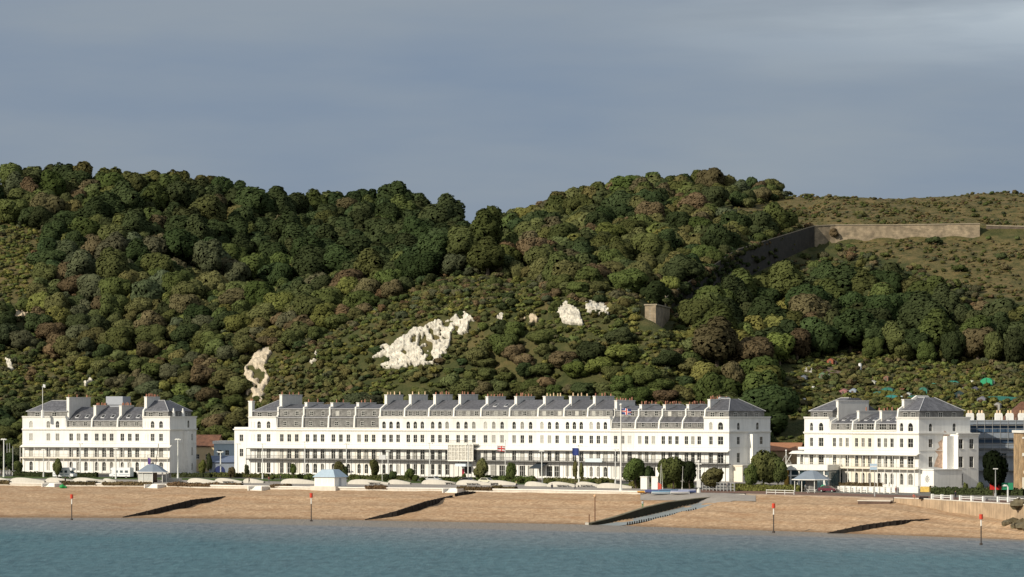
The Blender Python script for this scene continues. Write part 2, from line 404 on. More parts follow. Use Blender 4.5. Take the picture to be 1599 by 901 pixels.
CONCG = mat('grey_concrete', (0.33, 0.35, 0.34), .85, .2, .5, .2)

def inpoly(px, py, poly):
    px = np.asarray(px, float); py = np.asarray(py, float); r = np.zeros(px.shape, bool); n = len(poly); j = n-1
    for i in range(n):
        xi, yi = poly[i]; xj, yj = poly[j]
        c = ((yi > py) != (yj > py)) & (px < (xj-xi)*(py-yi)/((yj-yi) or 1e-9)+xi); r ^= c; j = i
    return r
GRASS = [[(-400, 350), (25, 350), (80, 372), (62, 420), (45, 455), (10, 478), (-400, 500)],
         [(1268, 270), (2000, 270), (2000, 356), (1535, 356), (1256, 358), (1190, 345), (1203, 314), (1262, 306)],
         [(1105, 330), (1195, 318), (1260, 330), (1250, 350), (1190, 358), (1110, 348)],
         [(1335, 374), (2000, 362), (2000, 480), (1595, 470), (1470, 440), (1400, 405), (1325, 392)],
         [(700, 352), (770, 352), (780, 378), (740, 392), (690, 380)]]
ALLOT = [(1235, 566), (1320, 552), (1420, 566), (2000, 582), (2000, 655), (1225, 655)]
CHALK = [[(579, 562), (600, 540), (625, 528), (660, 505), (700, 497), (725, 486), (752, 510), (735, 522), (705, 520), (690, 566), (640, 575), (600, 575)],
         [(864, 482), (884, 470), (905, 485), (911, 508), (880, 506)],
         [(911, 470), (930, 466), (955, 480), (950, 494), (917, 490)],
         [(380, 575), (402, 545), (424, 540), (416, 575), (425, 600), (410, 630), (384, 628)],
         [(478, 562), (494, 544), (498, 549), (486, 568)],
         [(8, 560), (18, 560), (22, 578), (12, 583)],
         [(130, 596), (142, 589), (146, 594), (134, 606)],
         [(772, 492), (782, 487), (792, 495), (782, 503)],
         [(816, 495), (836, 492), (846, 500), (822, 508)],
         [(18, 484), (52, 486), (58, 497), (22, 498)]]
def ypx(d, z): return HY+(CZ-z)*F/d
def grass_attr(PX, D, Z):
    Y = ypx(D, Z); w = (fbm(PX/18, Y/18, 3)-.45)*26
    g = np.zeros(PX.shape)
    for p in GRASS: g = np.maximum(g, inpoly(PX+w, Y+w*.5, p))
    fr = (fbm(PX/60+5, Y/30+3, 3) > .52) & (Y > 430) & (PX < 860) & (D < 1115); g = np.where(fr, np.maximum(g, .55), g)
    al = inpoly(PX, Y, ALLOT) & (fbm(PX/14, Y/6, 2) > .36); g = np.where(al, .6, g)
    return g
cols = np.arange(-420, 1990, 5)
cB = np.concatenate([np.arange(-500, 918, 6), np.arange(918, 1190, 2), np.arange(1190, 2100, 6)])
struct(fan('beach', cB, [(lambda c, t=t: d_s(c)+t*(d_w(c)+.3-d_s(c))) for t in np.concatenate([[-1.2, -.5, -.2], np.linspace(0, 1, 70)])],
    lambda px, d: beach_z(px, d)+(fbm((px-CX)*d/F/5, d/5, 3)-.45)*.45*np.clip((d-d_s(px)+9)/10, 0, 1), BEACH,
    {'tide': lambda px, d, z: (d-d_s(px))/(d_w(px)-d_s(px))}))
rowsL = [(lambda c, t=t: d_w(c)+.35+t*(foot(c)+6-d_w(c))) for t in np.linspace(0, 1, 24)]
fan('ground', cB, rowsL, lambda px, d: ground_z(px, d)-.02, LAND)
def strip(name, c0, c1, f0, f1, off, m, n=3):
    return fan(name, np.linspace(c0, c1, max(3, int((c1-c0)/8))), [(lambda c, t=t: f0(c)*(1-t)+f1(c)*t) for t in np.linspace(0, 1, n)], lambda px, d: ground_z(px, d)+off, m)
strip('promenade', -480, 1085, lambda c: d_w(c)+.8, lambda c: d_w(c)+.42*(d_b(c)-d_w(c)), .012, PAVE, 6)
strip('esplanade_path', 1085, 2050, lambda c: d_w(c)+.8, lambda c: d_w(c)+.26*(d_b(c)-d_w(c)), .012, REDP, 5)
strip('lawn', -480, 1085, lambda c: d_w(c)+.43*(d_b(c)-d_w(c)), lambda c: d_w(c)+.62*(d_b(c)-d_w(c)), .012, LAWN, 4)
strip('road', -480, 2050, lambda c: d_w(c)+.66*(d_b(c)-d_w(c)), lambda c: d_w(c)+.84*(d_b(c)-d_w(c)), .012, ROADM, 4)
strip('pavement', -480, 2050, lambda c: d_w(c)+.845*(d_b(c)-d_w(c)), lambda c: d_b(c)-.3, .13, PAVE, 3)
hrows = [(lambda c, t=t: foot(c)+t) for t in np.concatenate([np.arange(0, 470, 3.5), np.arange(480, 800, 25), np.arange(850, 1800, 120)])]
# put rows exactly on the scarp so the fort ditch stays crisp
fan('hill', cols, hrows, lambda px, d: hill_z(px, d), HILLM, {'grass': grass_attr}, True)
b = MB().poly([(-9000, 1100, -3), (9000, 700, -3), (9000, 12000, -3), (-9000, 12000, -3)]).build('far_ground', LAND); struct(b)

# ------------------------------------------------------------------ sea
m, nt, bs = nodes_of('sea_water'); N = nt.nodes; L = nt.links
ge = N.new('ShaderNodeNewGeometry'); sx = N.new('ShaderNodeSeparateXYZ'); L.new(ge.outputs['Position'], sx.inputs[0])
sd = math_n(nt, 'ADD', math_n(nt, 'MULTIPLY', sx.outputs['X'], .61), math_n(nt, 'SUBTRACT', sx.outputs['Y'], 693))
mp = N.new('ShaderNodeMapping'); mp.inputs['Scale'].default_value = (.012, .006, .01); mp.inputs['Rotation'].default_value = (0, 0, R(-30)); L.new(ge.outputs['Position'], mp.inputs['Vector'])
nb = N.new('ShaderNodeTexNoise'); nb.inputs['Scale'].default_value = 1; nb.inputs['Detail'].default_value = 5; L.new(mp.outputs[0], nb.inputs['Vector'])
sd2 = math_n(nt, 'ADD', sd, math_n(nt, 'MULTIPLY', math_n(nt, 'SUBTRACT', nb.outputs['Fac'], .5), 110))
near = mapr(nt, sd2, -105, -25)
w1 = N.new('ShaderNodeMapping'); w1.inputs['Scale'].default_value = (.34, .085, .3); w1.inputs['Rotation'].default_value = (0, 0, R(-12)); L.new(ge.outputs['Position'], w1.inputs['Vector'])
n1 = N.new('ShaderNodeTexNoise'); n1.inputs['Scale'].default_value = 1.6; n1.inputs['Detail'].default_value = 9; n1.inputs['Roughness'].default_value = .68; L.new(w1.outputs[0], n1.inputs['Vector'])
w2 = N.new('ShaderNodeMapping'); w2.inputs['Scale'].default_value = (.05, .02, .3); L.new(ge.outputs['Position'], w2.inputs['Vector'])
n2 = N.new('ShaderNodeTexNoise'); n2.inputs['Scale'].default_value = 1.; n2.inputs['Detail'].default_value = 6; L.new(w2.outputs[0], n2.inputs['Vector'])
deep = mixc(nt, mapr(nt, n1.outputs['Fac'], .38, .62), (0.034, 0.088, 0.108), (0.096, 0.184, 0.208))
deep = mixc(nt, mapr(nt, n2.outputs['Fac'], .35, .7, 0, .45), deep, (0.085, 0.19, 0.215))
shal = mixc(nt, mapr(nt, n1.outputs['Fac'], .36, .64), (0.105, 0.125, 0.138), (0.225, 0.24, 0.25))
shal = mixc(nt, mapr(nt, sd, -14, -2), shal, (0.235, 0.205, 0.17))
col = mixc(nt, near, deep, shal)
L.new(col, bs.inputs['Base Color']); bs.inputs['Roughness'].default_value = .42; bs.inputs['IOR'].default_value = 1.33; bs.inputs['Specular IOR Level'].default_value = .22
bp = N.new('ShaderNodeBump'); bp.inputs['Strength'].default_value = .8; bp.inputs['Distance'].default_value = .9
L.new(n1.outputs['Fac'], bp.inputs['Height']); L.new(bp.outputs['Normal'], bs.inputs['Normal'])
SEA = m
xs = np.concatenate([np.linspace(-6000, -500, 6), np.linspace(-400, 400, 40), np.linspace(500, 6000, 6)]); ys = np.concatenate([np.linspace(-4000, 300, 5), np.linspace(330, 960, 80)])
XX, YY = np.meshgrid(xs, ys); V = np.stack([XX, YY, np.zeros_like(XX)], -1).reshape(-1, 3)
i = np.arange(len(ys)-1)[:, None]*len(xs)+np.arange(len(xs)-1)[None]; Q = np.stack([i, i+1, i+len(xs)+1, i+len(xs)], -1).reshape(-1, 4)
struct(link('sea', np_mesh('sea', V, Q, SEA)))

# ------------------------------------------------------------------ windows
def arch_pts(w, h, n=6):
    r = w/2; pts = [(-r, 0), (r, 0), (r, h-r)]
    for k in range(1, n): a = math.pi*k/n; pts.append((r*math.cos(a), h-r+r*math.sin(a)))
    pts.append((-r, h-r)); return pts
_wc = {}
def win_mesh(w, h, arch, style):
    k = (round(w, 2), round(h, 2), arch, style)
    if k in _wc: return _wc[k]
    f = MB(); t = .055; y0, y1 = .10, .17
    f.box(-w/2, -w/2+t, y0, y1, 0, h-(w/2 if arch else 0)); f.box(w/2-t, w/2, y0, y1, 0, h-(w/2 if arch else 0))
    f.box(-w/2+t, w/2-t, y0, y1, 0, t)
    zz = h-(w/2 if arch else 0)
    if not arch: f.box(-w/2+t, w/2-t, y0, y1, h-t, h)
    else:
        r = w/2; n = 6
        for j in range(n):
            a0, a1 = math.pi*j/n, math.pi*(j+1)/n
            q = [(rr*math.cos(a), zz+rr*math.sin(a)) for rr, a in ((r, a0), (r, a1), (r-t, a1), (r-t, a0))]
            f.poly([(x, y0, z) for x, z in q])
    f.box(-w/2+t, w/2-t, y0, y1-.01, h*.5-.022, h*.5+.022)
    if style == 'sash': f.box(-.025, .025, y0+.01, y1-.015, t, zz-t)
    if style == 'french': f.box(-.035, .035, y0+.01, y1-.015, t, zz-t); f.box(-w/2+t, w/2-t, y0, y1-.012, h*.8-.03, h*.8+.03)
    if style == 'wide':
        for x in (-w/6, w/6): f.box(x-.03, x+.03, y0+.01, y1-.015, t, zz-t)
    s = MB().box(-w/2-.1, w/2+.1, -.1, .02, -.1, -.003)
    p = MB().poly([(x, .15, z) for x, z in (arch_pts(w, h) if arch else [(-w/2, 0), (w/2, 0), (w/2, h), (-w/2, h)])])
    _wc[k] = (f.mesh('window_frame', FRAME), p.mesh('window_pane', GLASS), s.mesh('window_sill', TRIM)); return _wc[k]
def set_mat(o, m):
    o.material_slots[0].link = 'OBJECT'; o.material_slots[0].material = m
def window(par, x, y, z, w, h, arch=False, style='sash', rz=0, pm=None, sill=False, off=0):
    f, p, s = win_mesh(w, h, arch, style)
    o = link('window', f, par, (x, y, z), rz); q = link('pane', p, o)
    if pm: set_mat(q, pm)
    if sill: link('sill', s, o)
    return o
def wall_grid(mb, a0, a1, z0, z1, holes, fn, rev=.2):
    As = sorted({a0, a1, *[h[0]-h[2]/2 for h in holes], *[h[0]+h[2]/2 for h in holes]})
    Zs = sorted({z0, z1, *[h[1] for h in holes], *[h[1]+h[3] for h in holes]})
    for i in range(len(As)-1):
        for j in range(len(Zs)-1):
            ca, cz = (As[i]+As[i+1])/2, (Zs[j]+Zs[j+1])/2
            if any(abs(ca-h[0]) < h[2]/2 and h[1] < cz < h[1]+h[3] for h in holes): continue
            mb.poly([fn(As[i], 0, Zs[j]), fn(As[i+1], 0, Zs[j]), fn(As[i+1], 0, Zs[j+1]), fn(As[i], 0, Zs[j+1])])
    for (a, z, w, h, arch) in holes:
        pts = arch_pts(w, h) if arch else [(-w/2, 0), (w/2, 0), (w/2, h), (-w/2, h)]
        n = len(pts)
        for i in range(n):
            (x0, q0), (x1, q1) = pts[i], pts[(i+1) % n]
            mb.poly([fn(a+x0, 0, z+q0), fn(a+x1, 0, z+q1), fn(a+x1, rev, z+q1), fn(a+x0, rev, z+q0)])
        if arch:
            r = w/2; zz = z+h-r; k = 6
            for sg in (1, -1):
                c = fn(a+sg*r, 0, z+h); arc = [fn(a+sg*r*math.cos(math.pi/2*j/3), 0, zz+r*math.sin(math.pi/2*j/3)) for j in range(4)]
                for j in range(3): mb.poly([c, arc[j], arc[j+1]])
def pane_pick(px):
    r = random.random()
    curtained = .16 if px < 700 else (.42 if px < 1010 else .18)
    if r < curtained: return random.choice([NET, NET, BLIND])
    return GLASS

# ------------------------------------------------------------------ crescent houses
ROOFS = {
 'A': [(1.2, 16.2), (1.2, 18.4), (6.6, 21.2), (9.0, 21.2), (16, 17)],
 'B': [(.8, 13.3), (.8, 16.3), (1.3, 16.55), (1.3, 18.8), (7, 20.1), (9, 20.1), (16, 17.5)],
 'B2': [(.8, 13.2), (.8, 15.1), (2.0, 16.5), (2.0, 18.2), (7, 19.5), (9, 19.5), (16, 17)],
 'C': [(.8, 13.1), (.8, 15.4), (4.6, 18.0), (4.8, 18.15), (8.5, 19.4), (16, 16)],
 'D': [(.8, 12.9), (.8, 15.1), (5.4, 17.2), (9, 17.8), (16, 15)]}
DEPTH = 16.0
def house(pos, th, W, px, label, group, floors=3, roof='A', wx=(.21, .5, .79), stack=None, pots=5, potm=None, ends='', rows=None,
          top=None, gf='arch', balc=IRON, rl=0, glazed=False, attic=(.28, .72), wall_m=None, wing=None, blind=(), big=()):
    h = thing('terrace_house', label, 'house', (pos[0], pos[1], BASE), -th, group)
    wm = wall_m or (WHITE if 'R' in ends or roof in ('HL', 'HR') else random.choice([WHITE, WHITE, WHITE2, WHITE3]))
    par = top or (16.6 if floors == 4 else 13.5)
    xs = [W*f for f in wx]
    holes = []; wins = []
    def add(x, z, w, hh, a, st, sill=False): holes.append((x, z, w, hh, a)); wins.append((x, z, w, hh, a, st, sill))
    for n, x in enumerate(xs):
        bg = 1.5 if n in big else 1.0
        if n in blind: continue
        if gf == 'arch': add(x, .7, 1.15*bg, 2.7, True, 'sash')
        elif gf == 'wide': add(x, .5, min(1.95, W/3-.5), 2.9, False, 'wide')
        elif gf == 'rect': add(x, .6, 1.25, 2.9, False, 'sash')
        add(x, 4.72, 1.36*bg, 2.85, False, 'french')
        add(x, 9.5, 1.24*bg, 2.1, False, 'sash', True)
        if floors == 4: add(x, 13.28, 1.2*bg, 2.0, True, 'sash', True)
    if gf == 'entry':
        pass
    mb = MB(); fn = lambda a, b, z: (a, b, z)
    wall_grid(mb, 0, W, -.3, par, holes, fn)
    mb.poly([(0, .35, par), (W, .35, par), (W, 0, par), (0, 0, par)]); mb.poly([(0, .35, par-.5), (W, .35, par-.5), (W, .35, par), (0, .35, par)])
    mb.poly([(0, .35, par-.5), (W, .35, par-.5), (W, DEPTH, par-.5), (0, DEPTH, par-.5)])
    mb.poly([(0, DEPTH, -.3), (W, DEPTH, -.3), (W, DEPTH, par), (0, DEPTH, par)])
    side_wins = []
    if 'R' in ends:
        sh = [(3.6, 9.55, 1.15, 1.95, False), (3.6, 4.9, 1.15, 2.5, False), (9.7, .8, 1.1, 2.6, False), (12.5, 9.55, 1.15, 1.95, False), (12.5, 4.9, 1.15, 2.4, False), (3.6, .8, 1.1, 2.6, False)]
        if floors == 4: sh += [(11.0, 13.3, 1.0, 1.9, True), (3.6, 13.3, 1.0, 1.85, True)]
        if ends == 'Rleft': sh = [(11.2, 13.3, 1.1, 2.2, True), (13.2, 9.55, 1.2, 2.0, False), (13.2, 5.2, 1.2, 2.4, False), (5.0, 4.9, 1.1, 2.9, False), (5.0, .8, 1.1, 2.9, False), (13.2, .8, 1.2, 2.2, False)]
        wall_grid(mb, 0, DEPTH, -.3, par, sh, lambda a, b, z: (W-b, a, z))
        mb.poly([(W-.35, 0, par), (W, 0, par), (W, DEPTH, par), (W-.35, DEPTH, par)]); mb.poly([(W-.35, .35, par-.5), (W-.35, DEPTH, par-.5), (W-.35, DEPTH, par), (W-.35, .35, par)])
        for a, z, w, hh, ar in sh: side_wins.append((W, a, z, w, hh, ar, math.pi/2))
    else: mb.poly([(W, 0, -.3), (W, DEPTH, -.3), (W, DEPTH, par), (W, 0, par)])
    mb.poly([(0, 0, -.3), (0, DEPTH, -.3), (0, DEPTH, par), (0, 0, par)])
    mb.build('wall', wm, h)
    for (x, z, w, hh, a, st, sl) in wins: window(h, x, 0, z, w, hh, a, st, 0, pane_pick(px), sl)
    for (x, y, z, w, hh, a, rz) in side_wins: window(h, x, y, z, w, hh, a, 'sash', rz, GLASS)
    e = 1 if 'R' in ends else 0
    # cornices
    def course(z0, z1, pr):
        c = MB(); c.box(0, W+(pr if e else 0), -pr, -.002, z0, z1)
        if e: c.box(W+.002, W+pr, 0, DEPTH, z0, z1)
        c.build('cornice', TRIM, h)
    course(12.75, 13.05, .38); course(12.55, 12.75, .22); course(8.75, 8.9, .10)
    if floors == 4: course(par-.32, par-.06, .22); course(par-.06, par+.10, .32)
    else: course(13.3, 13.55, .2)
    if blind:
        q = MB()
        for n in blind:
            x = xs[n]
            for z, hh in ((9.55, 1.95), (4.8, 2.8)) + (((13.3, 1.8),) if floors == 4 else ()): q.box(x-.5, x-.42, -.05, -.003, z, z+hh); q.box(x+.42, x+.5, -.05, -.003, z, z+hh)
        q.build('blind_window_surround', SHADE, h)
    # canopy over the first floor veranda, balcony, columns
    k = MB().prism([(-1.55, 7.62), (-1.55, 7.72), (-1.0, 8.02), (-.45, 8.22), (-.003, 8.28), (-.003, 8.12), (-.5, 8.04), (-1.05, 7.85)], 0, W+(.9 if e else 0))
    k.build('canopy', TRIM, h)
    MB().prism([(-1.3, 7.42), (-1.3, 7.61), (-1.2, 7.61), (-1.2, 7.42)], 0, W).build('valance', IRONL, h)
    s = MB().box(0, W+(.6 if e else 0), -1.45, -.003, 4.42, 4.62); s.box(0, W, -1.4, -.3, 4.3, 4.419)
    s.build('balcony_slab', balc if balc is IRON else CREAM, h)
    r = MB(); r.box(0, W, -1.42, -1.37, 5.55, 5.62); r.box(0, W, -1.42, -1.37, 4.72, 4.77)
    n = int(W/.32)
    for j in range(n): xx = (j+.5)*W/n; r.box(xx-.022, xx+.022, -1.41, -1.38, 4.77, 5.55)
    r.build('railing', balc, h)
    for x in ((.02, W/3, W*2/3) if not e else (.02, W/3, W*2/3, W-.1)):
        q = MB(); q.box(x, x+.1, -1.4, -1.3, 4.63, 7.45); q.box(x, x+.12, -1.42, -1.3, -.2, 4.29); q.build('column', balc if balc is IRON else TRIM, h)
    # roof
    prof = ROOFS[roof] if roof in ROOFS else None
    if prof:
        MB().prism(prof+[(16, par-.6), (prof[0][0], par-.6)], .02, W-.02).build('roof', SLATE, h)
        MB().box(.1, W-.1, prof[0][0]-.03, prof[0][0]-.003, prof[0][1]+.3, prof[1][1]-.05).build('attic_wall', SLATEW, h)
        MB().box(.05, W-.05, prof[1][0]-.28, prof[1][0]+.02, prof[1][1]-.06, prof[1][1]+.08).build('gutter', LEAD, h)
        zb = prof[0][1]+.75
        at = attic if roof != 'A' else (.2, .5, .8)
        for f in at:
            window(h, W*f, prof[0][0]-.2, zb, 1.15 if roof != 'D' or rl < 2 else 2.6, 1.2 if roof not in ('D',) else 1.35, False, 'sash' if rl < 2 else 'wide', 0, pane_pick(px) if roof == 'A' else GLASS)
        if roof in ('B', 'B2'):
            MB().box(.1, W-.1, prof[2][0]-.03 if roof == 'B2' else 1.27, prof[2][0]-.003 if roof == 'B2' else 1.297, (prof[2][1] if roof == 'B' else prof[2][1])+.1, prof[3][1]-.05).build('upper_attic_wall', SLATEW, h)
            MB().box(.05, W-.05, prof[3][0]-.3, prof[3][0]+.02, prof[3][1]-.06, prof[3][1]+.08).build('gutter', LEAD, h)
            for f in at: window(h, W*f, prof[2][0]-.2, prof[2][1]+.35, 1.15, 1.25, False, 'sash', 0, pane_pick(px+150))
        if rl and roof in 'ACD':
            i0 = {'A': 1, 'C': 1, 'D': 1}[roof]; (ya, za), (yb, zb2) = prof[i0], prof[i0+1]; sl = (zb2-za)/(yb-ya)
            for f in (.3, .68):
                t = .45; yc = ya+(yb-ya)*t; zc = za+(zb2-za)*t
                q = MB().prism([(yc-.65, zc-.65*sl+.02), (yc-.6, zc-.6*sl+.16), (yc+.6, zc+.6*sl+.16), (yc+.65, zc+.65*sl+.02)], W*f-.6, W*f+.6); o = q.build('rooflight', LEAD, h)
                MB().poly([(W*f-.48, yc-.5, zc-.5*sl+.175), (W*f+.48, yc-.5, zc-.5*sl+.175), (W*f+.48, yc+.5, zc+.5*sl+.175), (W*f-.48, yc+.5, zc+.5*sl+.175)]).build('pane', GLASS, o)
        # coped party wall on the left boundary
        up = [(prof[0][0]-.75, par-.1)]+[(y-.45 if i < len(prof)-3 else y, z+.5) for i, (y, z) in enumerate(prof[1:])]
        MB().prism(up+[(16, par-.5), (prof[0][0]-.75, par-.5)], -.24, .24).build('party_wall', TRIM, h)
    else:          # hipped pavilion roof: 'HL' free on the left, 'HR' free on the right
        x0 = 1.1 if roof == 'HL' else .24; x1 = W-1.1 if roof == 'HR' else W-.24; z0 = par-.5; z1 = z0+2.0; zt = 21.3 if floors == 4 else 18.6
        y0, y1 = 1.1, DEPTH-1.1
        MB().box(x0, x1, y0, y1, z0, z1).build('attic_wall', SLATEW, h)
        o = .3; a, bq, cq, dq = (x0-o, y0-o, z1), (x1+o, y0-o, z1), (x1+o, y1+o, z1), (x0-o, y1+o, z1)
        if roof == 'HR': t0, t1 = (x0+.1, 6.4, zt), (max(x0+2.2, x1-4.2), 6.4, zt); t3, t2 = (x0+.1, 9.4, zt), (max(x0+2.2, x1-4.2), 9.4, zt)
        else: t0, t1 = (min(x1-.3, x0+5.2), 6.4, zt), (x1-.05, 6.4, zt); t3, t2 = (t0[0], 9.4, zt), (x1-.05, 9.4, zt)
        rf = MB(); n0 = len(rf.v); rf.poly([a, bq, t1, t0]); rf.poly([bq, cq, t2, t1]); rf.poly([cq, dq, t3, t2]); rf.poly([dq, a, t0, t3]); rf.poly([t0, t1, t2, t3]); rf.poly([a, bq, cq, dq])
        rf.build('roof', SLATE, h)
        hp = MB(); cr = (bq, t1) if roof == 'HR' else (a, t0)
        up_ = Vector((0, 0, .03))
        hp.tube([Vector(cr[0])+up_, Vector(cr[1])+up_], .10); cr2 = (cq, t2) if roof == 'HR' else (dq, t3)
        hp.tube([Vector(cr2[0])+up_, Vector(cr2[1])+up_], .08); hp.tube([Vector(t0)+up_, Vector(t1)+up_], .08)
        hp.build('hip_ridge', LEAD, h)
        MB().box(x0-o-.08, x1+o+.08, y0-o-.08, y0-o+.1, z1-.05, z1+.1).build('gutter', LEAD, h)
        for f in (.25, .68): window(h, x0+(x1-x0)*f, y0-.2, z0+.45, 1.5, 1.25, False, 'sash', 0, GLASS)
        if roof == 'HR':
            for yy in (3.6, 7.6, 11.8): window(h, x1+.2, yy, z0+.45, 1.2, 1.2, False, 'sash', math.pi/2, GLASS)
            MB().prism([(y0-.9, par-.1), (y0-.6, z1+.4), (6.2, zt+.5), (9.6, zt+.5), (16, par), (16, par-.5), (y0-.9, par-.5)], -.26, .22).build('party_wall', TRIM, h)
        if 'R' in ends:
            mb = MB()
            if ends == 'Rleft': mb.box(W+.003, W+1.5, 8.0, 10.4, -.3, 12.4)
            else: mb.box(W+.003, W+1.6, 7.3, 9.4, -.3, 12.2)
            mb.build('chimney_breast', wm, h)
            if ends == 'Rleft':
                for yy in (3.2, 8.8): 
                    MB().cyl(W-.5, yy, par, par+1.6, .55, .45, 8).cyl(W-.5, yy, par+1.6, par+2.4, .25, .2, 8).build('roof_vent', WHITE, h)
    if stack:
        y0, y1, zt = stack; zb = 13
        q = MB().box(-.42, .42, y0, y1, zb, zt-.25); q.box(-.52, .52, y0-.1, y1+.1, zt-.25, zt)
        ch = q.build('chimney', SHADE, h)
        MB().box(-.425, .425, y0-.012, y0-.002, zb+.5, zt-.26).build('sunlit_stack_front', TRIM, ch)  # paler sheet paints the sunlit front of the stack
        for j in range(pots):
            yy = y0+.5+(y1-y0-1)*(j+.5*random.random())/max(1, pots-.5)
            hgt = random.uniform(.55, .95)
            MB().cyl(random.uniform(-.15, .15), yy, zt, zt+hgt, .19, .15, 8).build('chimney_pot', potm or POT, ch)
    if wing:
        wing(h, W)
    return h

cg = 'houses of the long central terrace'; lg = 'houses of the left hand terrace'; rg = 'houses of the right hand terrace'
# left terrace
house(*LH[0], 60, 'left end house of the left white terrace, flagpole on its corner and hipped slate roof', lg, 4, 'HL', (.2, .6, .81), None, blind=(), balc=IRONL)
for i, (st, ordn) in enumerate((((1.2, 13.5, 22.3), 'beside the tall blank chimney stack'), ((2, 9, 19.9), 'middle of its three lower houses'), ((2, 9, 19.9), 'left of the right pavilion'))):
    house(*LH[1+i], 120+i*40, 'left terrace house with rooflights, '+ordn, lg, 3, 'C', stack=st, pots=6 if i else 3, rl=1, balc=IRONL)
house(*LH[4], 240, 'right end house of left terrace, grey gable, many red pots', lg, 4, 'HR', (.15, .37, .68), (1.8, 9.5, 22.4), 11, ends='Rleft', blind=(0,), balc=IRONL)
# central terrace
(p0, th0, w0) = CH[0]
wg = thing('side_wing', 'low three storey white wing at the far left of the central terrace', 'house wing', (p0[0], p0[1], BASE), -th0, cg)
mb = MB(); hl = [(w0*.5, 9.55, 1.2, 1.9, False), (w0*.5, 5.2, 1.2, 2.2, False)]
wall_grid(mb, 0, w0, -.3, 13.6, hl, lambda a, b, z: (a, b, z)); mb.poly([(0, 0, -.3), (0, 12, -.3), (0, 12, 13.6), (0, 0, 13.6)]); mb.poly([(0, 0, 13.6), (w0, 0, 13.6), (w0, 12, 13.6), (0, 12, 13.6)])
mb.build('wall', WHITE, wg)
for a, z, w, h_, ar in hl: window(wg, a, 0, z, w, h_, False, 'sash', 0, GLASS, True)
MB().box(-.3, w0, -.3, -.003, 12.8, 13.1).box(-.3, -.002, 0, 12, 12.8, 13.1).build('cornice', TRIM, wg)
hs = house(*CH[1], 410, 'left end pavilion house of the central terrace with hipped slate roof', cg, 4, 'HL', (.16, .38, .72), None, gf='rect', blind=(0,))
ch = MB().box(-.5, .7, .8, 2.2, 16, 20.8).box(-.6, .8, .7, 2.3, 20.8, 21.1).build('chimney', TRIM, hs)
for x in (-.1, .35): MB().cyl(x, 1.5, 21.1, 21.7, .2, .16).build('chimney_pot', POT, ch)
LFT = ['with the tall grey chimney stack on its left wall', 'second from the tall grey stack, two rows of attic windows', 'third from the tall grey stack, two rows of attic windows', 'next to the taller middle part, two rows of attic windows']
for i in range(4):
    house(*CH[2+i], 450+i*40, 'white central terrace house '+LFT[i], cg, 3, 'B', stack=((2.4, 13.2, 22.9), (2, 10.6, 20.7), (2, 10.6, 20.6), (2, 10.6, 20.6))[i], pots=(4, 2, 2, 3)[i], gf='rect' if i == 0 else 'arch')
MID = ['first of the taller houses from the left, bushes before it', 'second of the taller houses from the left', 'third of the taller houses, left of the glazed balcony room', 'with the cream glazed balcony room and red front door',
       'right of the glazed balcony room, rooflights in its slates', 'right of the rooflight house', 'just left of the blue flag, wide glazed ground floor', 'behind the blue flag, tall slim tree at its door', 'last of the taller houses, pale blue balcony panel']
for i in range(9):
    hs = house(*CH[6+i], 610+i*40, 'four storey white central house, '+MID[i], cg, 4, 'A', stack=(3.4, 11.4, 22.8 if i < 4 else 22.2), pots=(4, 3, 5, 5, 6, 6, 5, 4, 4)[i], potm=POTC if i in (0, 1, 6, 7) else POT,
               gf={0: 'arch', 1: 'rect', 2: 'rect', 3: 'none', 4: 'wide', 5: 'wide', 6: 'wide', 7: 'rect'}.get(i, 'arch'), rl=1 if i == 4 else 0)
    W = CH[6+i][2]
    if i == 3:
        q = MB(); q.box(.3, W-.3, -2.6, -.003, 8.9, 9.25); q.box(.3, W-.3, -2.6, -1.46, 4.45, 4.7)
        for j in range(8): x = .3+(W-.7)*j/7; q.box(x, x+.16, -2.6, -2.45, 4.7, 8.9)
        for z in (5.5, 7.0, 8.0): q.box(.3, W-.3, -2.58, -2.47, z, z+.12)
        q.build('conservatory', mat('cream_paint', (0.78, 0.75, 0.68), .6, .06), hs)
        MB().box(.4, W-.4, -2.42, -2.38, 4.7, 8.9).build('conservatory_glass', mat('cream_curtain', (0.46, 0.44, 0.39), .5, .6, 1.6), hs)
        q = MB(); q.box(.3, W-.3, -2.6, -2.54, 10.1, 10.16)
        for j in range(24): x = .3+(W-.6)*j/23; q.box(x-.025, x+.025, -2.59, -2.55, 9.25, 10.1)
        q.build('roof_terrace_railing', IRON, hs)
        MB().box(W*.33, W*.72, -2.9, -.003, 3.05, 3.75).build('door_canopy', mat('pale_blue_paint', (0.58, 0.66, 0.72), .5, .05), hs)
        MB().box(W*.36, W*.44, -.06, -.004, .1, 2.3).build('door', mat('red_door', (0.36, 0.02, 0.05), .4, .1), hs)
        MB().box(W*.46, W*.70, -.05, -.003, 1.0, 2.9).build('entrance_window', GLASS, hs)
    if i == 6: MB().prism([(-3.6, 2.7), (-3.6, 2.9), (-.01, 4.28), (-.01, 4.1)], .3, W*.45).build('awning', mat('dark_awning', (0.035, 0.045, 0.055), .8, .1), hs)
    if i == 8: MB().box(W*.1, W*.8, -1.5, -1.43, 4.6, 5.6).build('balcony_panel', mat('pale_panel', (0.55, 0.62, 0.66), .5, .05), hs)
RGT = ['behind the tall white flagpole, grey slate attic in two steps', 'second lower house right of the tall flagpole, two step slate attic', 'third lower house right of the tall flagpole, two step slate attic', 'two step slate attic, beside the right end pavilion']
for i in range(4):
    house(*CH[15+i], 970+i*37, 'white central terrace house '+RGT[i], cg, 3, 'B2', stack=((2.2, 9.7, 21.0), (2.4, 9.6, 19.9), (2.4, 9.6, 19.9), (2.4, 9.6, 19.9))[i], pots=(6, 7, 8, 8)[i], gf='rect')
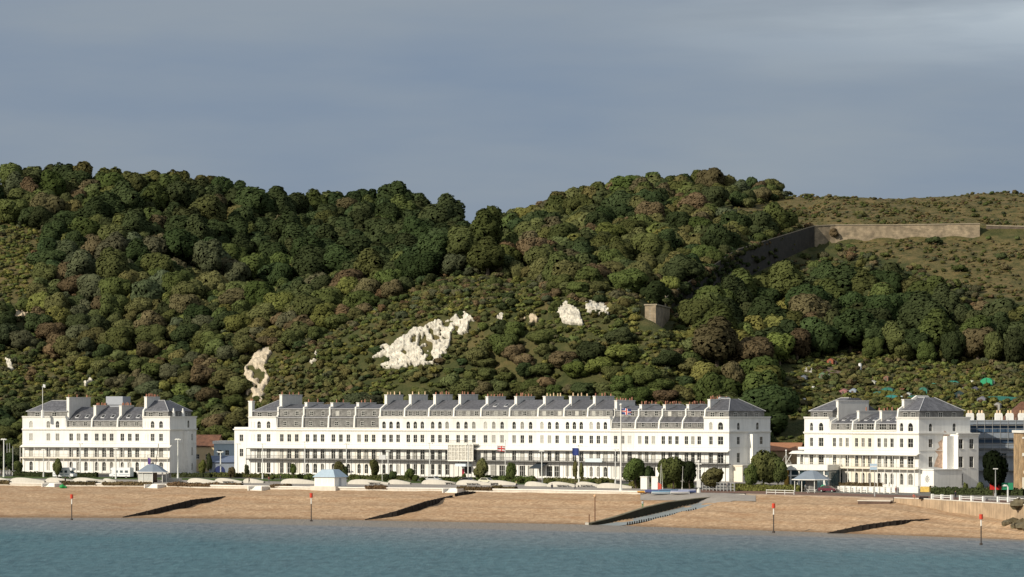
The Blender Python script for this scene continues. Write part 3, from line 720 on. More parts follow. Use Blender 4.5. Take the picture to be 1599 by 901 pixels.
hs = house(*CH[19], 1120, 'right end pavilion house of the central terrace with hipped roof and tan gable end', cg, 4, 'HR', (.28, .66), (2.0, 9.5, 21.2), 8, ends='R', big=(1,), gf='rect')
W = CH[19][2]; s = MB(); s.box(W+.003, W+3.2, 1.5, 12.5, -.3, 4.1); s.box(W+.003, W+3.4, 1.3, 12.7, 4.1, 4.35); s.build('veranda', CREAM, hs)
for j in range(5): window(hs, W+3.2+.1, 2.8+j*2.1, .6, 1.5, 2.6, False, 'wide', math.pi/2, GLASSB)
# right terrace
RT = ['with shadowed arched attic windows right of the big blank stack', 'middle of the lower houses, wide attic glazing', 'left of the right end pavilion, wide attic glazing']
hs = house(*RH[0], 1275, 'left end pavilion house of the right white terrace with hipped slate roof', rg, 4, 'HL', (.28, .66), None, big=(1,), balc=CREAM)
for i in range(3):
    house(*RH[1+i], 1310+i*35, 'white right hand terrace house '+RT[i], rg, 3, 'D', stack=((2.4, 12, 20.7), (2, 10, 18.2), (2, 8, 18.2))[i], pots=(0, 2, 4)[i], rl=1 if i == 0 else 2, balc=CREAM, wall_m=CREAM if i == 1 else None)
hs = house(*RH[4], 1420, 'right end pavilion house of the right terrace with flaking patch on its gable end', rg, 4, 'HR', (.22, .62), (2.0, 8.5, 20.9), 0, ends='R', big=(1,), balc=CREAM)
W = RH[4][2]
# projecting rear block and bare patch on the gable
q = MB(); sh = [(10.4, 9.2, 1.3, 2.3, False), (13.7, 9.2, 1.3, 2.3, False), (10.4, 4.8, 1.3, 2.6, False), (13.7, 4.8, 1.3, 2.6, False), (10.4, .6, 1.3, 2.8, False)]
wall_grid(q, 9.42, 15.9, -.3, 12.6, sh, lambda a, b, z: (W+3-b, a, z)); q.poly([(W, 9.42, -.3), (W+3, 9.42, -.3), (W+3, 9.42, 12.6), (W, 9.42, 12.6)]); q.poly([(W, 9.42, 12.6), (W+3, 9.42, 12.6), (W+3, 15.9, 12.6), (W, 15.9, 12.6)]); q.poly([(W, 15.9, -.3), (W+3, 15.9, -.3), (W+3, 15.9, 12.6), (W, 15.9, 12.6)])
q.build('rear_block', WHITE, hs)
for a, z, w, h_, ar in sh: window(hs, W+3, a, z, w, h_, False, 'sash', math.pi/2, GLASS, True)
MB().box(W+2.7, W+3.35, 9.2, 16.1, 12.6, 12.95).box(W+3.003, W+3.2, 9.42, 15.9, 12.1, 12.4).build('rear_cornice', TRIM, hs)
q = MB(); pts = []
for (y, z) in [(4.6, 5.0), (9.2, 4.4), (9.25, 12.6), (7.9, 13.5), (7.2, 11.4), (5.9, 10.7), (6.4, 9.6), (4.9, 8.7), (6.0, 7.8), (5.2, 6.6)]: pts.append((W+.02, y, z))
q.poly(pts); pt = q.build('bare_plaster', mat('flaking_plaster', (0.56, 0.40, 0.30), .9, .55, 1.6, .4), hs)
s = MB(); s.box(W+.003, W+4.5, .6, 9.3, -.3, 4.3); s.box(W+.003, W+4.7, .4, 9.5, 4.3, 4.55); s.build('single_storey_annexe', WHITE, hs)
window(hs, W+4.5+.1, 5.2, .8, 1.3, 2.7, True, 'sash', math.pi/2, GLASS)
q = MB(); cx, cz = W+2.2, 2.2
for j in range(9):
    a = j*2*math.pi/9; q.poly([(cx, .585, cz), (cx+.75*math.cos(a-.14), .585, cz+.75*math.sin(a-.14)), (cx+.95*math.cos(a), .585, cz+.95*math.sin(a)), (cx+.75*math.cos(a+.14), .585, cz+.75*math.sin(a+.14))])
q.cyl(cx, .57, cz-.35, cz+.35, .012); q.build('wall_emblem', IRON, hs)
# ------------------------------------------------------------------ foliage
def leaf_mat(name, col, objvar=.28, hue=True, attr=False):
    m = bpy.data.materials.new(name); m.use_nodes = True; nt = m.node_tree; N = nt.nodes; L = nt.links; N.clear()
    out = N.new('ShaderNodeOutputMaterial'); d = N.new('ShaderNodeBsdfDiffuse'); t = N.new('ShaderNodeBsdfTranslucent'); mx = N.new('ShaderNodeMixShader'); mx.inputs[0].default_value = .28
    a = N.new('ShaderNodeAttribute'); a.attribute_name = 'v'
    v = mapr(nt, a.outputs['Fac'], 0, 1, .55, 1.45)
    if attr:
        ca = N.new('ShaderNodeAttribute'); ca.attribute_name = 'leafcol'; base = ca.outputs['Color']
    else:
        oi = N.new('ShaderNodeObjectInfo'); v = math_n(nt, 'MULTIPLY', v, mapr(nt, oi.outputs['Random'], 0, 1, 1-objvar, 1+objvar))
        r2 = math_n(nt, 'FRACT', math_n(nt, 'MULTIPLY', oi.outputs['Random'], 17.3))
        base = mixc(nt, r2, tuple(c*k for c, k in zip(col, (.9, 1.04, .92))), tuple(c*k for c, k in zip(col, (1.10, .97, 1.03))))
    vm = N.new('ShaderNodeVectorMath'); vm.operation = 'SCALE'; L.new(base, vm.inputs[0]); L.new(v, vm.inputs['Scale'])
    L.new(vm.outputs[0], d.inputs['Color']); L.new(vm.outputs[0], t.inputs['Color'])
    L.new(d.outputs[0], mx.inputs[1]); L.new(t.outputs[0], mx.inputs[2]); L.new(mx.outputs[0], out.inputs['Surface'])
    MATS[name] = m; return m
LC = {'dark green': (0.047, 0.059, 0.025), 'mid green': (0.080, 0.090, 0.030), 'olive green': (0.103, 0.102, 0.040), 'russet brown': (0.120, 0.090, 0.050), 'yellow green': (0.128, 0.130, 0.038), 'grey green': (0.082, 0.084, 0.048), 'dry grass': (0.122, 0.102, 0.044)}
_ds = lambda c, k=.04: tuple((v*(1-k)+(c[0]*.3+c[1]*.6+c[2]*.1)*k)*f for v, f in zip(c, (1.05, 1.12, 1.08)))
LC = {k: _ds(c) for k, c in LC.items()}
LM = {k: leaf_mat('leaves_'+k.replace(' ', '_'), c) for k, c in LC.items()}
WOODM = leaf_mat('leaves_wood', (1, 1, 1), attr=True)
BARK = mat('bark', (0.09, 0.07, 0.05), .9, .3, 3, .4)
def unit(a): return a/np.maximum(np.linalg.norm(a, axis=-1, keepdims=True), 1e-6)
def crown_np(rg, rx, h0, h1, nl, nq, leaf, lob=(.24, .46)):
    """leaf clumps spread over a cluster of lobes, plus a ragged dark core; crown between heights h0..h1"""
    rz = (h1-h0)/2; cz = (h0+h1)/2
    c = unit(rg.normal(size=(nl, 3))); c *= (rg.random((nl, 1))**.45)*.66; c[:, 2] = np.where(c[:, 2] < -.45, c[:, 2]*.75, c[:, 2])
    c[0] = (0, 0, .1)
    lr = rg.uniform(lob[0], lob[1], nl); lr[0] = .6
    li = rg.choice(nl, size=nq*2, p=lr**2/np.sum(lr**2))
    dr = unit(rg.normal(size=(nq*2, 3))+np.array([0, 0, .18])); p = c[li]+dr*(lr[li]*rg.uniform(.84, 1.07, nq*2))[:, None]
    dist = np.linalg.norm(p[:, None]-c[None], axis=2)/lr[None]; dist[np.arange(nq*2), li] = 9
    keep = np.where(dist.min(1) > .86)[0][:nq]; p, dr, li = p[keep], dr[keep], li[keep]; n = len(p)
    nrm = unit(dr+rg.normal(size=(n, 3))*.30); t = unit(np.cross(nrm, rg.normal(size=(n, 3)))); bt_ = np.cross(nrm, t)
    s = leaf*rg.uniform(.55, 1.25, (n, 1))/2; sc = np.array([rx, rx, rz])
    ctr = p*sc+np.array([0, 0, cz])
    q = np.stack([ctr-t*s-bt_*s*.75, ctr+t*s*.8-bt_*s, ctr+t*s+bt_*s*.8, ctr-t*s*.7+bt_*s], 1).reshape(-1, 3)
    lv = rg.uniform(.25, .75, nl)
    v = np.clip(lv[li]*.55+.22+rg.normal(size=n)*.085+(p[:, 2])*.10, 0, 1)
    nv = unit(dr*.6+unit(p+np.array([0, 0, .15]))*.35+nrm*.22); V = [q]; A = [np.repeat(v, 4)]; NV = [np.repeat(nv, 4, 0)]; Q = [np.arange(4*n).reshape(-1, 4)]; off = 4*n
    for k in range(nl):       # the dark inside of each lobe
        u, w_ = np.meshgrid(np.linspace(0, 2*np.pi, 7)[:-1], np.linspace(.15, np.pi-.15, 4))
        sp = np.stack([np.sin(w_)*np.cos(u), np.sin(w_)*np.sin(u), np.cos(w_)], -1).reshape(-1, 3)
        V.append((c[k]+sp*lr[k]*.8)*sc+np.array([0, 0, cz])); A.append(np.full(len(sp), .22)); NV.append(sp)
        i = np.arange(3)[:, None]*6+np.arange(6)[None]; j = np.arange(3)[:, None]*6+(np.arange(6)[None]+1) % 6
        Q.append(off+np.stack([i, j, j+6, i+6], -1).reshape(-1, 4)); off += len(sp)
    return np.concatenate(V), np.concatenate(Q), np.concatenate(A), np.concatenate(NV)
def trunk_mb(h, r, seed, spread=2.5):
    rd = random.Random(seed); t = MB(); top = Vector((rd.uniform(-.4, .4), rd.uniform(-.4, .4), h))
    t.tube([(0, 0, -1.2), (0, 0, .3), top*.5, top], [r*1.5, r, r*.8, r*.5], 7)
    for k in range(5):
        a = k*1.26+rd.random(); z = h*rd.uniform(.55, .95)
        t.tube([top*(z/h), top*(z/h)+Vector((math.cos(a)*spread*.5, math.sin(a)*spread*.5, spread*.45)), top*(z/h)+Vector((math.cos(a)*spread, math.sin(a)*spread, spread))], [r*.4, r*.28, r*.12], 5)
    return t
# prototypes at nominal size: radius 5, height 11
PROTO = {}
def protos(kind, n, rx, h0, h1, nl, nq, leaf, th, tr):
    PROTO[kind] = []
    for k in range(n):
        rg = np.random.default_rng(100+len(PROTO)*31+k)
        V, Q, A, NV = crown_np(rg, rx, h0, h1, nl, nq, leaf)
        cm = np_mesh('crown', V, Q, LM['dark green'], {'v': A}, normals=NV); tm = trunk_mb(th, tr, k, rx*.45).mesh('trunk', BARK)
        PROTO[kind].append((cm, tm, V, Q, A, NV))
protos('broad', 10, 5.0, -.6, 9.0, 26, 4200, .62, 4.0, .35)
protos('tall', 6, 4.2, -.3, 12.5, 30, 4400, .62, 6.0, .38)
protos('shrub', 6, 2.0, -.2, 2.6, 8, 420, .46, 1.2, .12)
protos('garden', 4, 3.0, .5, 6.4, 20, 2600, .38, 2.2, .2)
protos('conifer', 2, 1.5, .2, 5.0, 10, 900, .32, 2.0, .14)
protos('tuft', 5, 1.0, -.15, 1.1, 5, 46, .62, .5, .05)
LOWQ = {}
for kind, nq, leaf in (('broad', 1500, .95), ('tall', 1700, .95), ('low', 520, 1.5)):
    LOWQ[kind] = []
    for k in range(5):
        rg = np.random.default_rng(900+k+len(kind)); a = (5.0, -.6, 9.0, 20) if kind == 'broad' else ((4.2, -.3, 12.5, 22) if kind == 'tall' else (5.0, -.6, 9.0, 10))
        LOWQ[kind].append(crown_np(rg, a[0], a[1], a[2], a[3], nq, leaf))
def plant(kind, name, label, cat, loc, sx, sz, colour, rz=0, group=None, k=None):
    cm, tm = PROTO[kind][random.randrange(len(PROTO[kind])) if k is None else k][:2]
    o = thing(name, label, cat, loc, rz, group); q_ = random.uniform(.86, 1.16); o.scale = (sx*q_, sx/q_, sz)
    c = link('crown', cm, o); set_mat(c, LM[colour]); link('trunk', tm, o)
    return o

# ------------------------------------------------------------------ the wood on the hills
def zone(px, py, d, T):
    sky_ = d > T-14
    if px < 770 and py < 430: return 'on the skyline of the left hill' if sky_ else 'in the thick wood on the upper left hill'
    if px < 400: return 'on the lower slope above the left terrace'
    if px < 800: return 'on the spur around the largest chalk cliff'
    if px < 1120 and py < 420: return 'on the skyline of the middle hill' if sky_ else 'on the middle hilltop left of the fort'
    if px < 1120: return 'on the slope below the two small chalk faces'
    if py < 385: return 'on the skyline by the fort embankment' if sky_ else 'beside the fort ditch'
    return 'in the tall wood above the allotments'
def colour_for(px, py, d, n1, n2, r):
    if px < 770 and py < 450: pr = (.46, .21, .18, .08, .0, .07)
    elif px > 1120 and py > 430: pr = (.42, .30, .10, .10, .08, .0)
    elif 800 < px < 1120 and py > 500: pr = (.20, .36, .18, .08, .18, .0)
    elif px < 400: pr = (.20, .30, .28, .09, .09, .04)
    else: pr = (.16, .28, .28, .17, .07, .04)
    cum = np.cumsum(pr); x = np.clip(.5*(n1-.47)*3.2+.5+(r-.5)*.75, 0, .999); x = (x+n2*.35) % 1 if r > .8 else x
    return list(LC)[int(np.searchsorted(cum/cum[-1], x))]
rg = np.random.default_rng(5); grid = {}; cand = []
def try_add(X, Y, r, k=1.0):
    c = (int(X//9), int(Y//9))
    for a in (-1, 0, 1, -2, 2):
        for b_ in (-1, 0, 1, -2, 2):
            for (x, y, q) in grid.get((c[0]+a, c[1]+b_), ()):
                if (x-X)**2+(y-Y)**2 < (k*.54*(q+r))**2: return False
    grid.setdefault(c, []).append((X, Y, r)); return True
n = 68000; PXc = rg.uniform(-300, 1920, n); Dc = np.sqrt(rg.uniform(815**2, 1345**2, n))
Zc = hill_z(PXc, Dc); Yc = ypx(Dc, Zc); FT = foot(PXc); ks = knots(PXc)[0]; TT = ks[4]; M2 = ks[2]; M1 = ks[1]
Xc = (PXc-CX)*Dc/F; nz1 = fbm(Xc/38, Dc/38, 2)/.75; nz2 = rg.random(n); nz3 = fbm(Xc/60+40, Dc/60, 2)
ingr = np.zeros(n, bool); wgl = (fbm(PXc/18, Yc/18, 3)-.45)*26
for p in GRASS: ingr |= inpoly(PXc+wgl, Yc+wgl*.5, p)
ingr |= inpoly(PXc, Yc-20, GRASS[0])|inpoly(PXc, Yc-26, GRASS[3])|inpoly(PXc, Yc-50, GRASS[3])
inch = np.zeros(n, bool)
for p in CHALK:
    cxp = sum(q[0] for q in p)/len(p); cyp = sum(q[1] for q in p)/len(p)
    kx = 1.35 if p in (CHALK[1], CHALK[2]) else 1.12; pp = [(cxp+(x-cxp)*kx, cyp+(y-cyp)*1.1+9) for x, y in p]; inch |= inpoly(PXc, Yc, pp)
    for dy in (14, 28, 40)+((50,) if p in (CHALK[1], CHALK[2]) else ()): inch |= inpoly(PXc, Yc-dy, pp)
inal = inpoly(PXc, Yc, ALLOT)
BANK = [[(395, 640), (430, 560), (500, 528), (560, 500), (600, 476), (640, 452), (720, 430), (860, 446), (872, 510), (770, 526), (740, 575), (600, 610), (560, 640)], [(850, 462), (975, 455), (985, 520), (960, 542), (860, 545)], [(-150, 640), (-150, 545), (60, 552), (150, 590), (230, 640)], [(1150, 462), (1275, 400), (1330, 398), (1250, 440), (1180, 480)]]
inbank = np.zeros(n, bool)
for p in BANK: inbank |= inpoly(PXc+wgl, Yc+wgl*.6, p)
bast = ((PXc > 980) & (PXc < 1080) & (Yc < 548) & (Dc < 992) & (Dc > 915)) | ((PXc > 995) & (PXc < 1055) & (Yc < 566) & (Dc < 970) & (Dc > 900))
ditch = (PXc > 1030) & (PXc < 1290) & (Dc < M2+6) & (Dc > M2-26)
fwall = (PXc >= 1250) & (np.abs(Dc-M2) < 7)
for i in range(n):
    px, d = PXc[i], Dc[i]
    if d < FT[i]+5 or d > TT[i]+28 or ingr[i] or inch[i] or inal[i] or ditch[i] or fwall[i] or (bast[i] and rg.random() > .008) or (990 < PXc[i] < 1058 and 934 < Dc[i] < 990): continue
    if inbank[i] and nz2[i] > (.02 if px < 850 else .10): continue
    if px > 1215 and M2[i]-34 < d < M2[i]+(45 if px < 1268 else 400): continue
    if px > 1215 and d > M2[i]-4: continue
    py = Yc[i]
    if 1200 < px and py > 572: continue
    tallz = (px > 1110 and py > 440 and d < M2[i]) or (px < 770 and py < 455)
    front = d < M1[i]+20 and not tallz
    ph = i/n      # big crowns first, then smaller ones fill the gaps
    if ph < .12: r = rg.uniform(5.2, 8.0)*(1 if tallz else (.72 if front else .9))
    elif ph < .4: r = rg.uniform(3.8, 5.6)*(1 if tallz else .85)
    else: r = rg.uniform(2.2, 3.6)
    if inbank[i] or bast[i]: r = rg.uniform(1.8, 3.0)
    if px > 1215 and d > M2[i]-75: r = min(r, rg.uniform(2.2, 3.6))
    if px > 1120 and d > TT[i]-45: r = min(r, rg.uniform(3.0, 4.8))
    if not (px > 1110 and py > 440) and d > TT[i]-10: r = min(r, 6.0)
    if px > 1080 and d > M2[i] and d < M2[i]+14: r = min(r, 3.5)
    if not try_add(Xc[i], d, r, 1.0 if not front else .95): continue
    kind = 'tall' if tallz and nz2[i] < .5 and r > 4 else 'broad'
    h = r*(rg.uniform(1.3, 1.75) if kind == 'broad' else rg.uniform(1.9, 2.4))
    if front: h *= .82
    if px > 1120 and py > 520: h = min(max(h, 11), 17) if r > 4.2 else r*1.9
    valley_shade = 400 < px < 770 and 372 < py < 480 and d > M2[i] and nz2[i] < .8  # valley shadow put into the leaf colour: most trees here go dark green
    cand.append([Xc[i], d, Zc[i], r, h, kind, px, py, 'dark green' if valley_shade else colour_for(px, py, d, nz1[i], nz3[i], rg.random()), TT[i]])
# how much of each crown shows
cov = np.zeros((451, 860), bool); gy, gx = np.mgrid[0:451, 0:860]; gx = gx*2-60; gy = gy*2
for a in ((35, 640, 307, 760), (366, 628, 1198, 760), (1250, 645, 1515, 770)): cov |= (gx > a[0]) & (gx < a[2]) & (gy > a[1]) & (gy < a[3])
cand.sort(key=lambda c: c[1])
for c in cand:
    s = F/c[1]; x, y = c[6], HY+(CZ-c[2]-c[4]*.52)*s; rx, ry = c[3]*s, c[4]*.48*s
    x0, x1 = int((x-rx+60)/2), int((x+rx+60)/2)+1; y0, y1 = int((y-ry)/2), int((y+ry)/2)+1
    x0, x1 = max(0, x0), min(860, x1); y0, y1 = max(0, y0), min(451, y1)
    if x1 <= x0 or y1 <= y0: c.append(3); continue
    e = ((gx[y0:y1, x0:x1]-x)/rx)**2+((gy[y0:y1, x0:x1]-y)/ry)**2 < 1
    vis = e & ~cov[y0:y1, x0:x1]; inside = vis & (gx[y0:y1, x0:x1] >= 0) & (gx[y0:y1, x0:x1] < 1599)
    c.append(int(inside.sum()) or (3 if (c[6] < 0 or c[6] > 1599) and vis.sum() > 3 else 0)); cov[y0:y1, x0:x1] |= e
vis = sorted([c for c in cand if c[10] >= 3], key=lambda c: -c[10])
print('trees', len(cand), 'visible', len(vis))
SIZE = lambda r: 'large' if r > 6 else ('middling' if r > 4.4 else 'small')
for c in vis[:300]:
    X, d, z, r, h, kind, px, py, colr, T = c[:10]
    nr, nh = (5.0, 9.0) if kind == 'broad' else (4.2, 12.5)
    zn = zone(px, py, d, T); key = SIZE(r)+' '+colr+' tree '+zn
    plant(kind, 'broadleaf_tree', key, 'tree', (X, d, z-.4), r/nr, h/nh, colr, random.uniform(0, 6.28), key)
# everything smaller or further: one mass of wood
VV, QQ, AA, CC, NN = [], [], [], [], []; off = 0
def add_stuff(arr, X, d, z, sx, sz, col, rz):
    global off
    V, Q, A, NV = arr; ca, sa = math.cos(rz), math.sin(rz)
    W_ = np.stack([(V[:, 0]*ca-V[:, 1]*sa)*sx+X, (V[:, 0]*sa+V[:, 1]*ca)*sx+d, V[:, 2]*sz+z], -1)
    NN.append(np.stack([NV[:, 0]*ca-NV[:, 1]*sa, NV[:, 0]*sa+NV[:, 1]*ca, NV[:, 2]], -1).astype(np.float32)); VV.append(W_.astype(np.float32)); QQ.append(Q+off); AA.append(A); CC.append(np.repeat([[*col, 1.0]], len(V), 0)); off += len(V)
def flush(name, label, cat):
    global VV, QQ, AA, CC, NN, off
    me = np_mesh(name, np.concatenate(VV), np.concatenate(QQ), WOODM, {'v': np.concatenate(AA)}, normals=np.concatenate(NN))
    a = me.attributes.new('leafcol', 'FLOAT_COLOR', 'POINT'); a.data.foreach_set('color', np.concatenate(CC).astype(np.float32).ravel())
    tag(link(name, me), label, cat, None, 'stuff'); VV, QQ, AA, CC, NN, off = [], [], [], [], [], 0
def jit(c):
    k = random.uniform(.75, 1.3); return (c[0]*k*random.uniform(.88, 1.2), c[1]*k, c[2]*k)
for c in vis[300:]:
    X, d, z, r, h, kind, px, py, colr, T = c[:10]; nr, nh = (5.0, 9.0) if kind == 'broad' else (4.2, 12.5)
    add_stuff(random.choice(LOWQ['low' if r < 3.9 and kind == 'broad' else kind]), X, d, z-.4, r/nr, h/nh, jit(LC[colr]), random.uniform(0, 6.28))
flush('woodland', 'mixed broadleaf wood filling in between the larger trees on the hills', 'wood')
# scrub and bramble over the banks
sh = PROTO['shrub']; cnt = 0
n = 15000; PXs = rg.uniform(-250, 1900, n); Ds = np.sqrt(rg.uniform(820**2, 1330**2, n)); Zs = hill_z(PXs, Ds); Ys = ypx(Ds, Zs); Fs = foot(PXs); ks2 = knots(PXs)[0]
gs = np.zeros(n, bool); wg2 = (fbm(PXs/18, Ys/18, 3)-.45)*26
for p in GRASS: gs |= inpoly(PXs+wg2, Ys+wg2*.5, p)
al = inpoly(PXs, Ys, ALLOT); chs = np.zeros(n, bool)
for p in CHALK: chs |= inpoly(PXs, Ys, [(sum(q[0] for q in p)/len(p)*.15+x*.85, sum(q[1] for q in p)/len(p)*.15+y*.85) for x, y in p])
nn = fbm((PXs-CX)*Ds/F/14, Ds/14, 2)
for i in range(n):
    if Ds[i] < Fs[i]+2 or Ds[i] > ks2[4][i]+12 or chs[i]: continue
    
    if gs[i] and (nn[i] < .33 or random.random() < .45): continue
    if 994 < PXs[i] < 1054 and 948 < Ds[i] < 988: continue
    if PXs[i] > 1245 and abs(Ds[i]-ks2[2][i]) < 5: continue
    s = random.uniform(.5, 1.15)*(.55 if gs[i] else 1)
    colr = random.choice(['olive green', 'mid green', 'mid green', 'russet brown', 'grey green'] if gs[i] or Ds[i] > ks2[1][i] else ['mid green', 'olive green', 'yellow green', 'dark green', 'mid green'])
    if al[i]: s *= .62; colr = random.choice(['mid green', 'olive green', 'olive green', 'dark green', 'yellow green'])
    add_stuff(sh[i % 6][2:6], (PXs[i]-CX)*Ds[i]/F, Ds[i], Zs[i]-.1, s, s*random.uniform(.7, 1.1), jit(LC[colr]), random.uniform(0, 6.28)); cnt += 1
tf = PROTO['tuft']; nb = 64000; PXb = rg.uniform(-250, 1850, nb); Db = np.sqrt(rg.uniform(830**2, 1250**2, nb)); Zb = hill_z(PXb, Db); Yb = ypx(Db, Zb); ib = np.zeros(nb, bool); cb_ = np.zeros(nb, bool)
for p in BANK+GRASS+[ALLOT, [(955, 455), (1100, 495), (1075, 640), (960, 640)]]: ib |= inpoly(PXb+rg.normal(size=nb)*6, Yb+rg.normal(size=nb)*4, p)
right_ = (PXb > 1090) & (Yb < 480)
for p in CHALK: cb_ |= inpoly(PXb, Yb, p)
nbn = fbm((PXb-CX)*Db/F/9, Db/9, 2)
for i in range(nb):
    if not ib[i] or cb_[i] or Db[i] < foot(PXb[i])+1 or (996 < PXb[i] < 1052 and 951 < Db[i] < 985): continue
    if right_[i] and (random.random() < .25 or (nbn[i] < .40 and random.random() < .8)): continue
    s = random.uniform(.6, 1.2)*(1.5 if nbn[i] > .47 else 1)*(.58 if right_[i] else 1.25); colr = 'olive green' if nbn[i] > .40 else 'yellow green'
    if right_[i]: colr = random.choice(['dry grass', 'dry grass', 'olive green', 'russet brown'])
    if random.random() < .2: colr = random.choice(['mid green', 'russet brown', 'grey green'])
    add_stuff(tf[i % 5][2:6], (PXb[i]-CX)*Db[i]/F, Db[i], Zb[i]-.15, s, s*random.uniform(.6, .95), jit(LC[colr]), random.uniform(0, 6.28))
for k in range(170):
    px = random.uniform(1036, 1232); kk = knots(np.array([px])); d = float(kk[0][3][0])+random.uniform(-3.4, 2); z1 = float(kk[1][3][0]); s = random.uniform(.6, 1.35)
    if px > 1185: s *= .6
    add_stuff(sh[k % 6][2:6], (px-CX)*d/F, d, z1-.9, s, s*.9, jit(LC[random.choice(['dark green', 'mid green', 'olive green', 'russet brown'])]), random.uniform(0, 6.28))
for k in range(150):      # ivy and brambles over the ditch wall
    px = random.uniform(1040, 1215); kk = knots(np.array([px])); t = random.random()**.7; d = float(kk[0][2][0])-.9; z0 = float(kk[1][2][0]); z1 = float(kk[1][3][0])
    if px > 1170 and random.random() < .6: continue
    s = random.uniform(.4, .9)
    add_stuff(sh[k % 6][2:6], (px-CX)*d/F, d, z0+(z1-z0)*t-1, s, s, jit(LC[random.choice(['dark green', 'dark green', 'olive green'])]), random.uniform(0, 6.28))
print('scrub', cnt)
flush('scrub', 'low bramble and bushes covering the chalk banks and hillside', 'scrub')
for px, py, w_, colr, lb in ((1460, 380, 13, 'dark green', 'round dark bush standing against the fort wall'), (1300, 372, 15, 'russet brown', 'brownish bush below the left end of the fort wall'), (1565, 408, 10, 'dark green', 'small dark bush on the grass slope at the right edge'),
                            (1250, 335, 9, 'olive green', 'low bush on the grass embankment above the fort ditch'), (1225, 352, 11, 'olive green', 'bush on the bank left of the fort wall'), (1345, 340, 9, 'olive green', 'rounded bush on the embankment above the fort wall'), (1570, 420, 9, 'russet brown', 'brown bush on the right hand grass slope'), (1500, 425, 12, 'olive green', 'bush at the upper edge of the wood on the right')):
    p = hit(px, py+2, 1000); z = float(hill_z(px, p.y)); s = w_*p.y/F/2.0
    plant('shrub', 'shrub', lb, 'bush', (p.x, p.y, z-.2), s, s*.95, colr)

# ------------------------------------------------------------------ chalk faces
CHM = mat('chalk', (0.60, 0.56, 0.475), .95, .50, .45, 1.0, detail=12, streak=.35)
CHT = mat('stained_chalk', (0.46, 0.38, 0.27), .95, .35, .5, .9, detail=10)
def chalk(poly, label, m=CHM, thr=.36, st=1.4, wa=14):
    x0, x1 = min(p[0] for p in poly)-4, max(p[0] for p in poly)+4; y0, y1 = min(p[1] for p in poly)-4, max(p[1] for p in poly)+4
    xs = np.arange(x0, x1, st); ys = np.arange(y0, y1, st); G = np.zeros((len(ys), len(xs), 3)); 
    for k, x in enumerate(xs):
        d = np.arange(float(foot(x)), 1250, .5); y = np.minimum.accumulate(ypx(d, hill_z(np.full_like(d, x), d)))
        dd = np.interp(-ys, -y, d); G[:, k, 1] = dd; G[:, k, 0] = (x-CX)*dd/F; G[:, k, 2] = CZ+(HY-ys)*dd/F
    YY, XX = np.meshgrid(ys, xs, indexing='ij')
    wob = (fbm(XX/9, YY/9, 3)-.45)*wa
    ins = inpoly(XX+wob, YY+wob*.7, poly) & ((.86*fbm(XX/8+50, YY/11+20, 3)+.14*fbm(XX/2.3+5, YY/2.3+2, 2)) > thr)
    pad = np.pad(ins, 1).astype(float); av = sum(pad[1+a:1+a+ins.shape[0], 1+b_:1+b_+ins.shape[1]] for a in (-1, 0, 1) for b_ in (-1, 0, 1))/9
    rel = (np.clip((av-.45)/.55, 0, 1))*(0.55+1.5*np.abs(fbm(XX/5+9, YY/3.2, 4)-.47)*2+.5*np.floor(fbm(XX/11+3, YY/3.5, 2)*5)/5)-.35*(av < .5)
    G[..., 1] -= rel*1.1; G[..., 2] += rel*.5
    idx = -np.ones(ins.shape, int); fm = np.zeros(ins.shape, bool)
    cell = (pad[1:-1, 1:-1][:-1, :-1]+pad[1:-1, 1:-1][1:, :-1]+pad[1:-1, 1:-1][:-1, 1:]+pad[1:-1, 1:-1][1:, 1:]) >= 1
    for (a, b_) in ((0, 0), (1, 0), (0, 1), (1, 1)): fm[a:a+cell.shape[0], b_:b_+cell.shape[1]] |= cell
    idx[fm] = np.arange(fm.sum()); r, c = np.where(cell)
    if not len(r): return
    Q = np.stack([idx[r, c], idx[r+1, c], idx[r+1, c+1], idx[r, c+1]], -1)
    o = link('chalk_cliff', np_mesh('chalk_cliff', G[fm], Q, m)); tag(o, label, 'chalk cliff')
chalk(CHALK[0], 'largest bare white chalk cliff on the slope above the central terrace', thr=.345, st=1.1, wa=15)
chalk(CHALK[1], 'blocky white chalk face, left one of the pair in the wood', thr=.12, st=1.1, wa=5)
chalk(CHALK[2], 'blocky white chalk face, right one of the pair in the wood', thr=.12, st=1.1, wa=5)
chalk(CHALK[3], 'tall narrow stained chalk cliff behind the left end of the central terrace', mat('cream_chalk', (0.54, 0.46, 0.35), .95, .5, .45, 1.0, detail=12, streak=.35), .36)
chalk(CHALK[4], 'thin slanting chalk scar left of the largest cliff', thr=.2)
chalk(CHALK[5], 'small white chalk spot at the left edge of the hill', thr=.1, st=1.0)
chalk(CHALK[6], 'small white chalk patch behind the left terrace roofs', thr=.15, st=1.0)
chalk(CHALK[7], 'small chalk patch right of the largest cliff', thr=.2, st=1.0)
chalk(CHALK[8], 'faint stained chalk patch left of the pair of chalk faces', CHT, .42, 1.0)
chalk(CHALK[9], 'dull earthy scar on the far left hillside', CHT, .35, 1.0)

